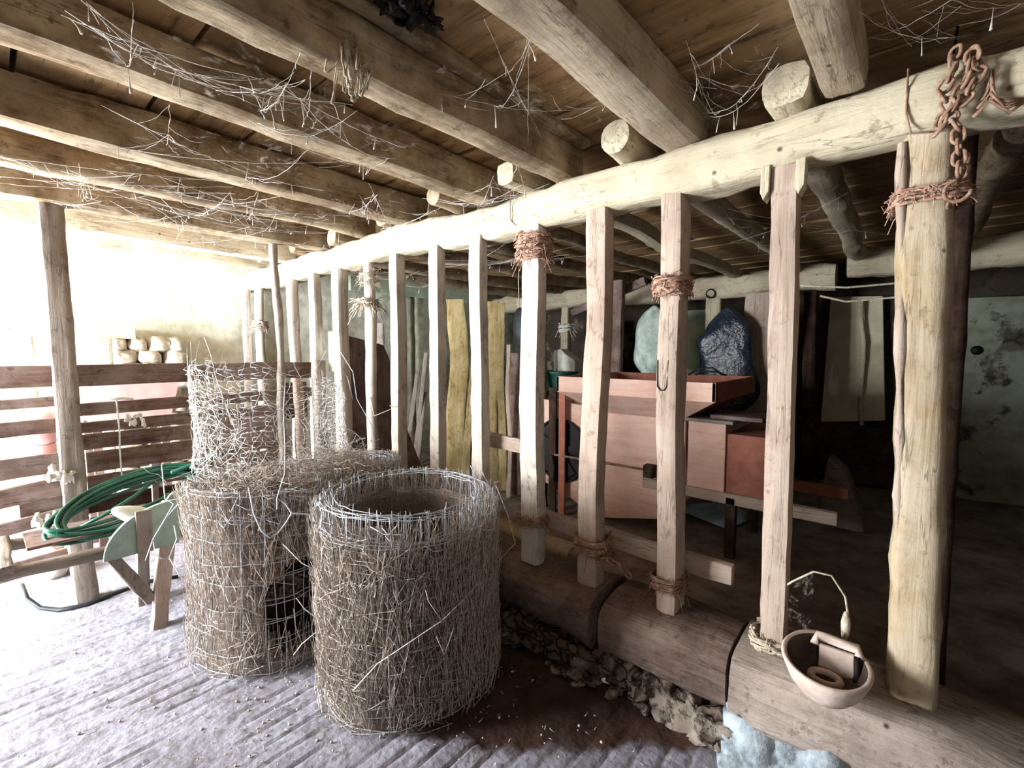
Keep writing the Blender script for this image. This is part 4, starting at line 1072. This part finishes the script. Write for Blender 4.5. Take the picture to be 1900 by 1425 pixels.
# bags
def bag(name, c, rx, ry, rz, mat, lab, seed, rough=.35):
    m = MB(); c = V(c); n, k = 30, 22; vs = []
    for i in range(k + 1):
        th = PI * i / k
        for j in range(n):
            ph = 2 * PI * j / n
            d = V((math.sin(th) * math.cos(ph), math.sin(th) * math.sin(ph), math.cos(th)))
            pinch = 1 - .55 * max(0, d.z) ** 2
            q = 1 + rough * noise.noise(d * 1.6 + V((seed, 0, 0))) + .14 * noise.noise(V((ph * 3, d.z * 1.2, seed)))
            vs.append(c + V((d.x * rx * pinch * q, d.y * ry * pinch * q, math.copysign(abs(d.z) ** .8, d.z) * rz)))
    fs = [(i*n+j, (i+1)*n+j, (i+1)*n+(j+1) % n, i*n+(j+1) % n) for i in range(k) for j in range(n)]
    m.add(vs, fs); return tag(m.build(name, mat, org=c), lab, 'bag')
bag('plastic_sheet_bundle', (5.4, 1.53, 1.35), .16, .30, .62, M['bagblack'], 'hanging bundle of black plastic with a bluish sheen', 3, .5)
bag('woven_sack', (5.2, 2.28, 1.60), .18, .24, .42, M['bagwhite'], 'pale hanging sack half hidden behind the staple post', 7)
m = MB(); m.box((6.15, 1.95, 0), (6.2, 2.45, 2.02)); tag(bevel(m.build('mint_panel', M['mint'], org=(6.2, 2.2, .9), smooth=False)), 'faded mint-green panel behind the sack', 'panel')
m = MB(); m.box((6.2, 3.3, 1.75), (6.24, 3.75, 1.95)); tag(bevel(m.build('shelf_board', M['mint'], org=(6.2, 3.5, 1.8), smooth=False)), 'pale board high on the back wall, over the blue-green drum', 'board')
frustum('drum', (6.1, 3.45, 0), .26, .26, 1.72, plain('dark_green_drum', '#1d302c', '#3c5a52', .6, 0, 4, .1), 'tall dark green drum in the shadow behind the posts', 'drum')
# plastered panels on the back wall
m = MB(); m.prism([(6.58, .74, 2.12), (6.58, .26, 2.10), (6.58, .18, .72), (6.58, .78, .64)], (.1, 0, 0))
tag(bevel(m.build('plaster_panel', M['panel_w'], org=(6.6, .5, .7), smooth=False), .01), 'yellowish plastered panel on the back wall with a stake in front', 'panel')
timber('thin_stake', (6.5, .38, .66), (6.5, .42, 2.06), .04, .04, M['lime_z'], 'thin pale stake in front of the yellowish plastered panel', 'stake', side=(1, 0, 0), sq=3, seed=160, crook=.06, wob=.01)
timber('stone_bench', (6.45, 1.1, .33), (6.45, -.05, .33), .3, .64, M['dark_y'], 'dark bench-high ledge under the yellowish plastered panel', 'ledge', seed=161, sq=8)
m = MB(); m.prism([(6.5, -.36, 2.02), (6.5, -1.3, 2.0), (6.5, -1.3, -.02), (6.5, -.42, -.02)], (.15, 0, 0))
o = tag(m.build('plaster_panel', M['panel'], org=(6.55, -.8, .3), smooth=False), 'mottled grey-green plastered panel with a round hole, far right', 'panel')
m = MB(); m.tube([(6.50, -.495, 1.5), (6.485, -.495, 1.5)], .045, 16); m.build('hole_dark_disc', M['iron'], o, (6.49, -.495, 1.5))  # black disc painted as the dark inside of a hole
# sagging wires across the back
for z0, z1, lab in ((1.98, 1.93, 'upper sagging pale cord behind the clean post'), (1.88, 1.84, 'lower sagging pale cord behind the clean post')):
    m = MB(); m.tube([(3.9, .75 - (.25 if z0 < 1.9 else 0), z0), (3.9, .35, (z0 + z1) / 2 - .03), (3.9, .1, z1), (3.9, -.15, z1)], .007, 5)
    tag(m.build('sagging_cord', M['twine'], org=(3.9, .3, z0)), lab, 'cord')
m = MB(); m.prism([(4.6, .55, .02), (4.6, .2, .02), (4.55, .35, .5), (4.55, .48, .62)], (.3, 0, 0))
tag(bevel(m.build('canvas_bundle', M['grey_y'], org=(4.7, .4, 0), smooth=False), .04, 3), 'grey peaked bundle in the gloom right of the clean post', 'bundle')

# leaning boards at the far side of the back room
YGr = 'boards leaning behind the partition'
for i, (ub, ut, vt, d, w, mt, lab) in enumerate([
    (846, 848, 556, 5.35, .22, 'yellow_z', 'broad yellow plank leaning between the smooth white post and its neighbour'),
    (866, 880, 575, 5.15, .09, 'yellow_z', 'narrow yellow plank with a curved edge right of the broad one'),
    (916, 920, 560, 5.05, .13, 'yellow_z', 'pale yellow plank beside the crosspiece post'),
    (934, 928, 562, 4.85, .08, 'yellow_z', 'second pale yellow plank, closer to the stout post'),
    (943, 943, 640, 4.6, .04, 'post_z', 'thinnest pale lath leaning left of the stout post'),
    (957, 957, 655, 4.7, .15, 'brown_z', 'wide brown plank just left of the stout post'),
]):
    pb = at(ub, 850, 'z', .01); q = V((pb.x, pb.y)); q = q.normalized() * d; pb = V((q.x, q.y, .01))
    e = (CAM + (at(ut, vt, 'x', pb.x + .15) - CAM)); 
    timber('leaning_board', pb, e, w, .025, M[mt], lab, 'board', YGr, side=(.62, -.78, 0), sq=12, seed=170 + i, crook=.05)
timber('rear_post', (4.45, 3.30, 0), (4.45, 3.35, 2.32), .07, .07, M['joist_z'], 'thin brown post behind the leaning boards', 'post', 'posts under the rear beam', side=(1, 0, 0), seed=180)
for i, (ub, ut, vt, w, lab) in enumerate([(752, 776, 683, .06, 'left grey pole leaning against the far wall'), (768, 791, 655, .06, 'tallest grey pole leaning against the far wall'), (775, 788, 728, .05, 'shortest grey pole, right of the other leaning poles')]):
    pb = at(ub, 848, 'y', 4.95 - .1 * i); pb.z = max(0, pb.z * 0); e = at(ut, vt, 'y', 5.25 - .1 * i)
    timber('leaning_pole', pb, e, w, .03, M['grey_z'], lab, 'pole', 'poles leaning behind the partition', side=(.7, -.7, 0), sq=3, seed=190 + i)
# brown board with a slanted edge, and the upright board behind it
P = [at(u, v, 'y', 3.98) for u, v in ((644, 622), (712, 640), (738, 700), (748, 775), (797, 888), (644, 888))]
P[4].z = 0; P[5].z = 0
m = MB(); m.prism(P, (0, .05, 0))
tag(bevel(m.build('slanted_board', M['brown_z'], org=(2.7, 4.0, 0), smooth=False), .01), 'dark brown board panel with a slanted edge standing behind the round pole post', 'panel')
a = at(702, 600, 'y', 4.7); b_ = at(706, 800, 'y', 4.6); b_.z = 0
timber('leaning_board', b_, a, .12, .03, M['grey_z'], 'grey upright board behind the dark brown panel', 'board', YGr, side=(.7, -.7, 0), sq=10, seed=195)
a = at(650, 520, 'y', 5.3); b_ = at(880, 535, 'y', 5.3); z_ = (a.z + b_.z) / 2 - .08
timber('wall_plank', (a.x, 5.32, z_), (b_.x, 5.32, z_), .06, .2, M['mint'], 'wide pale greenish plank high along the far wall behind the partition', 'plank', sq=10, seed=197)
def blob_on(name, c, r, seed, mat, lab, cat):
    m = MB(); m.blob(c, *r, seed, .4, 18, 12); return tag(m.build(name, mat, org=c), lab, cat)
q = at(966, 608, 'x', 3.7)
m = MB(); m.blob(q, .05, .10, .20, 5, .15, 22, 14); o = m.build('leather_collar', M['bhose'], org=q)
tag(o, 'dark oval leather collar hanging just left of the stout post', 'collar')
m = MB(); m.tube([q + V((0, .02, .19)), q + V((0, .03, .5)), V((q.x, q.y + .02, 2.34))], .006, 5); tag(m.build('hanging_string', M['twine'], org=q + V((0, 0, .2))), 'string the leather collar hangs from', 'string')
# pale litter and a bluish plastic sheet on the back floor
def scrap(name, pts, z, mat, lab, cat, amp=.02):
    vs = []; N = 12
    c = sum((V(p) for p in pts), V((0, 0))) / len(pts) if False else None
    cx = sum(p[0] for p in pts) / len(pts); cy = sum(p[1] for p in pts) / len(pts)
    vs.append((cx, cy, z + amp)); k = len(pts)
    for q in (.5, 1):
        for p in pts: vs.append((cx + (p[0] - cx) * q, cy + (p[1] - cy) * q, z + amp * (1 - q) + amp * .6 * noise.noise(V((p[0] * 5, p[1] * 5, q * 3)))))
    fs = [(0, 1 + i, 1 + (i + 1) % k) for i in range(k)] + [(1 + i, 1 + k + i, 1 + k + (i + 1) % k, 1 + (i + 1) % k) for i in range(k)]
    m = mk(name, vs, fs, mat, None, (cx, cy, z)); s = m.modifiers.new('thickness', 'SOLIDIFY'); s.thickness = .006
    return tag(m, lab, cat)
scrap('plastic_sheet', [(4.0, 1.1), (4.1, 1.5), (4.4, 1.55), (4.7, 1.3), (4.5, .95)], .03, plain('light_blue_plastic', '#7fa3b0', '#b4d0da', .4, 0, 5, .3), 'crumpled light blue plastic on the back room floor', 'plastic', .06)
timber('floor_plank', (2.9, 2.9, .06), (2.55, 1.75, .05), .22, .04, M['grey_y'], 'pale plank lying flat behind the partition', 'plank', seed=200)
timber('floor_timber', (2.25, 2.2, .30), (2.25, 1.45, .28), .14, .14, M['tan_y'], 'tan timber block behind the sill near the stout post', 'timber', seed=201, sq=4)
timber('floor_timber', (2.75, 2.25, .12), (3.0, 1.6, .12), .10, .16, M['post_y'], 'pale squared timber on the ground left of the machine', 'timber', seed=202, sq=6)

# ------------------------------------------------------------------ cobwebs under the ceiling
def cobweb(c, ext, n, seed, lab, drip=.07, thick=.0007):
    rnd = random.Random(seed); c = V(c); ext = V(ext) * 1.25; m = MB()
    zt = lambda: c.z + rnd.uniform(-.1, 1.1) * ext.z
    main = []
    for k in range(max(4, n // 7)):      # long slack lines
        a = V((c.x + rnd.uniform(-1, 1) * ext.x, c.y - ext.y * rnd.uniform(.6, 1), zt())); b = V((c.x + rnd.uniform(-1, 1) * ext.x, c.y + ext.y * rnd.uniform(.6, 1), zt()))
        if rnd.random() < .4: a, b = V((c.x - ext.x, c.y + rnd.uniform(-1, 1) * ext.y, zt())), V((c.x + ext.x, c.y + rnd.uniform(-1, 1) * ext.y, zt()))
        sag = rnd.uniform(.01, .07); main.append((a, b, sag)); N = 14
        m.tube([a.lerp(b, i / N) + V((rnd.gauss(0, .0012), rnd.gauss(0, .0012), -sag * math.sin(PI * i / N) + rnd.gauss(0, .0015))) for i in range(N + 1)],
               [thick * rnd.uniform(.6, 1.9) for _ in range(N + 1)], 3, cap=False)
    def on():
        a, b, g = rnd.choice(main); t = rnd.random(); return a.lerp(b, t) + V((0, 0, -g * math.sin(PI * t)))
    for k in range(n):
        p = on(); q = on()
        if (p - q).length > .22: q = p + (q - p).normalized() * rnd.uniform(.04, .2)
        N = 5; m.tube([p.lerp(q, i / N) + V((rnd.gauss(0, .002), rnd.gauss(0, .002), rnd.gauss(0, .002) - .01 * math.sin(PI * i / N))) for i in range(N + 1)], [thick * rnd.uniform(.4, 1.2) for _ in range(N + 1)], 3, cap=False)
        if rnd.random() < .35:
            L = rnd.uniform(.15, 1) * drip; g = V((rnd.gauss(0, .012), rnd.gauss(0, .012), 0))
            m.tube([p, p + g * .6 + V((0, 0, -L * .5)), p + g + V((0, 0, -L))], [thick, thick * 1.4, thick * rnd.choice((1, 3, 6))], 5)
    root = tag(m.build('cobweb', M['web'], org=c), lab, 'cobweb', 'dusty cobwebs under the joists')
    for q in range(2):
        vs = []; fs = []; N = 12; ax, ay = ext.x * (.95 - .3 * q), ext.y * .95; ox = rnd.uniform(-.3, .3) * ext.x
        for j in range(N + 1):
            for i in range(N + 1):
                x = (i / N * 2 - 1) * ax + ox * q; y = (j / N * 2 - 1) * ay
                vs.append(c + V((x, y, ext.z * .6 - .03 * math.cos((j / N - .5) * PI) + .04 * noise.noise(V((x * 5, y * 5, seed + q * 7))))))
        for j in range(N):
            for i in range(N):
                if noise.noise(V((i * .45, j * .45, seed * 2.2 + q))) > .0: fs.append((i, j))
        left = set(fs); best = []
        while left:      # keep the largest unbroken piece of sheet
            st = [left.pop()]; comp = list(st)
            while st:
                i, j = st.pop()
                for nb in ((i+1, j), (i-1, j), (i, j+1), (i, j-1)):
                    if nb in left: left.remove(nb); st.append(nb); comp.append(nb)
            if len(comp) > len(best): best = comp
        fs = [(j*(N+1)+i, j*(N+1)+i+1, (j+1)*(N+1)+i+1, (j+1)*(N+1)+i) for i, j in sorted(best)]
        use = sorted({i for f in fs for i in f}); ix = {v: k for k, v in enumerate(use)}
        if fs: mk('web_sheet', [vs[i] for i in use], [tuple(ix[i] for i in f) for f in fs], M['veil_thin'], root, c)
    return root
for i, (c, e, n, lab) in enumerate([
    ((.62, 1.50, 2.28), (.20, .16, .06), 34, 'cobweb tangle around the hanging twine bundle'),
    ((.95, 1.62, 2.30), (.22, .16, .05), 26, 'cobweb between the two brown joists right of the twine bundle'),
    ((.42, 1.66, 2.30), (.18, .16, .04), 22, 'cobweb under the brown joists at the top left'),
    ((1.30, 1.05, 2.36), (.28, .22, .05), 22, 'fine cobweb across the tan ceiling boards at the top centre'),
    ((1.66, .50, 2.38), (.22, .16, .05), 26, 'sparse cobweb between the two pale joists at the upper right'),
    ((.75, 2.15, 2.28), (.34, .22, .05), 26, 'cobweb between the upper left joists'),
    ((.50, 2.90, 2.24), (.34, .26, .08), 46, 'thick cobwebs hanging under the round-edged joist at the left'),
    ((1.10, 2.95, 2.24), (.38, .30, .08), 60, 'thick dusty cobwebs hanging under the round-edged joist near the beam'),
    ((.90, 3.50, 2.24), (.50, .26, .08), 50, 'bright cobwebs strung before the tall fence posts'),
    ((1.60, 2.40, 2.28), (.24, .30, .05), 40, 'cobwebs where the splintered joist meets the beam'),
    ((1.75, 1.70, 2.28), (.12, .30, .04), 30, 'cobwebs along the top of the beam above the middle posts'),
    ((1.78, 3.3, 2.22), (.12, .30, .08), 36, 'bleached cobwebs at the far end of the beam'),
    ((2.65, 2.4, 2.18), (.36, .50, .08), 50, 'dim cobwebs behind the tops of the middle posts'),
    ((2.65, 3.75, 2.18), (.36, .40, .08), 50, 'dim cobwebs behind the tops of the far posts'),
    ((1.70, .02, 2.40), (.16, .18, .05), 18, 'small cobweb beside the tangled iron chain'),
    ((3.3, .6, 2.25), (.5, .4, .08), 26, 'grey cobweb hanging in the dark behind the clean sawn post'),
]): cobweb(c, e, n, 300 + i, lab)

# chaff, straw bits and pebbles over the floor
def litter():
    m = MB(); rnd = random.Random(77)
    for k in range(1500):
        x = rnd.uniform(-1.2, 1.6); y = rnd.uniform(.4, 4.6)
        if rnd.random() < .4: x, y = rnd.gauss(1.1, .5), rnd.gauss(2.1, .5)
        if x > 1.66: continue
        z = .006; L = rnd.uniform(.006, .035) * (1.6 if rnd.random() < .06 else 1); a = rnd.random() * 6.28
        if rnd.random() < .55:
            m.tube([(x, y, z), (x + math.cos(a) * L * .5, y + math.sin(a) * L * .5, z + .005), (x + math.cos(a + .4) * L, y + math.sin(a + .4) * L, z)], rnd.uniform(.0008, .0018), 3)
        else:
            s = rnd.uniform(.002, .007); m.blob((x, y, z), s, s, s * .7, k, .5, 5, 4)
    o = m.build('floor_chaff', M['litter']); tag(o, 'scattered chaff, straw bits and crumbs on the grooved concrete', 'chaff', kind='stuff')
litter()

# ------------------------------------------------------------------ light
def area(name, loc, rot, sx, sy, power, color, spread=180):
    l = bpy.data.lights.new(name, 'AREA'); l.shape = 'RECTANGLE'; l.size = sx; l.size_y = sy; l.energy = power; l.color = color
    l.spread = math.radians(spread)
    o = bpy.data.objects.new(name, l); COL.objects.link(o); o.location = loc; o.rotation_euler = rot
    return o
# daylight through the yard doorway in the left wall
area('doorway_daylight', (XL - .15, (DY0 + DY1) / 2, DZ / 2), (0, -PI / 2, 0), DZ, DY1 - DY0, 900, (.93, .97, 1))
# added fill light behind the viewer, no door is built there
area('rear_fill', (.2, YN + .05, 1.3), (-PI / 2, 0, 0), 1.2, 1.8, 12, (1, .95, .9))
# added fill light at the left wall, no window is built there
area('left_fill', (XL + .03, -1.1, 1.5), (0, -PI / 2, 0), .8, .9, 13, (1, .95, .9))
w = bpy.data.worlds.new('world'); S.world = w; w.use_nodes = True
w.node_tree.nodes['Background'].inputs[0].default_value = (.75, .85, 1, 1); w.node_tree.nodes['Background'].inputs[1].default_value = 1.0

S.view_settings.view_transform = 'Standard'; S.view_settings.look = 'None'; S.view_settings.gamma = 1
S.view_settings.use_curve_mapping = False; S.view_settings.exposure = 0.55
S.cycles.use_denoising = True
S.cycles.max_bounces = 10; S.cycles.diffuse_bounces = 6; S.cycles.transparent_max_bounces = 24
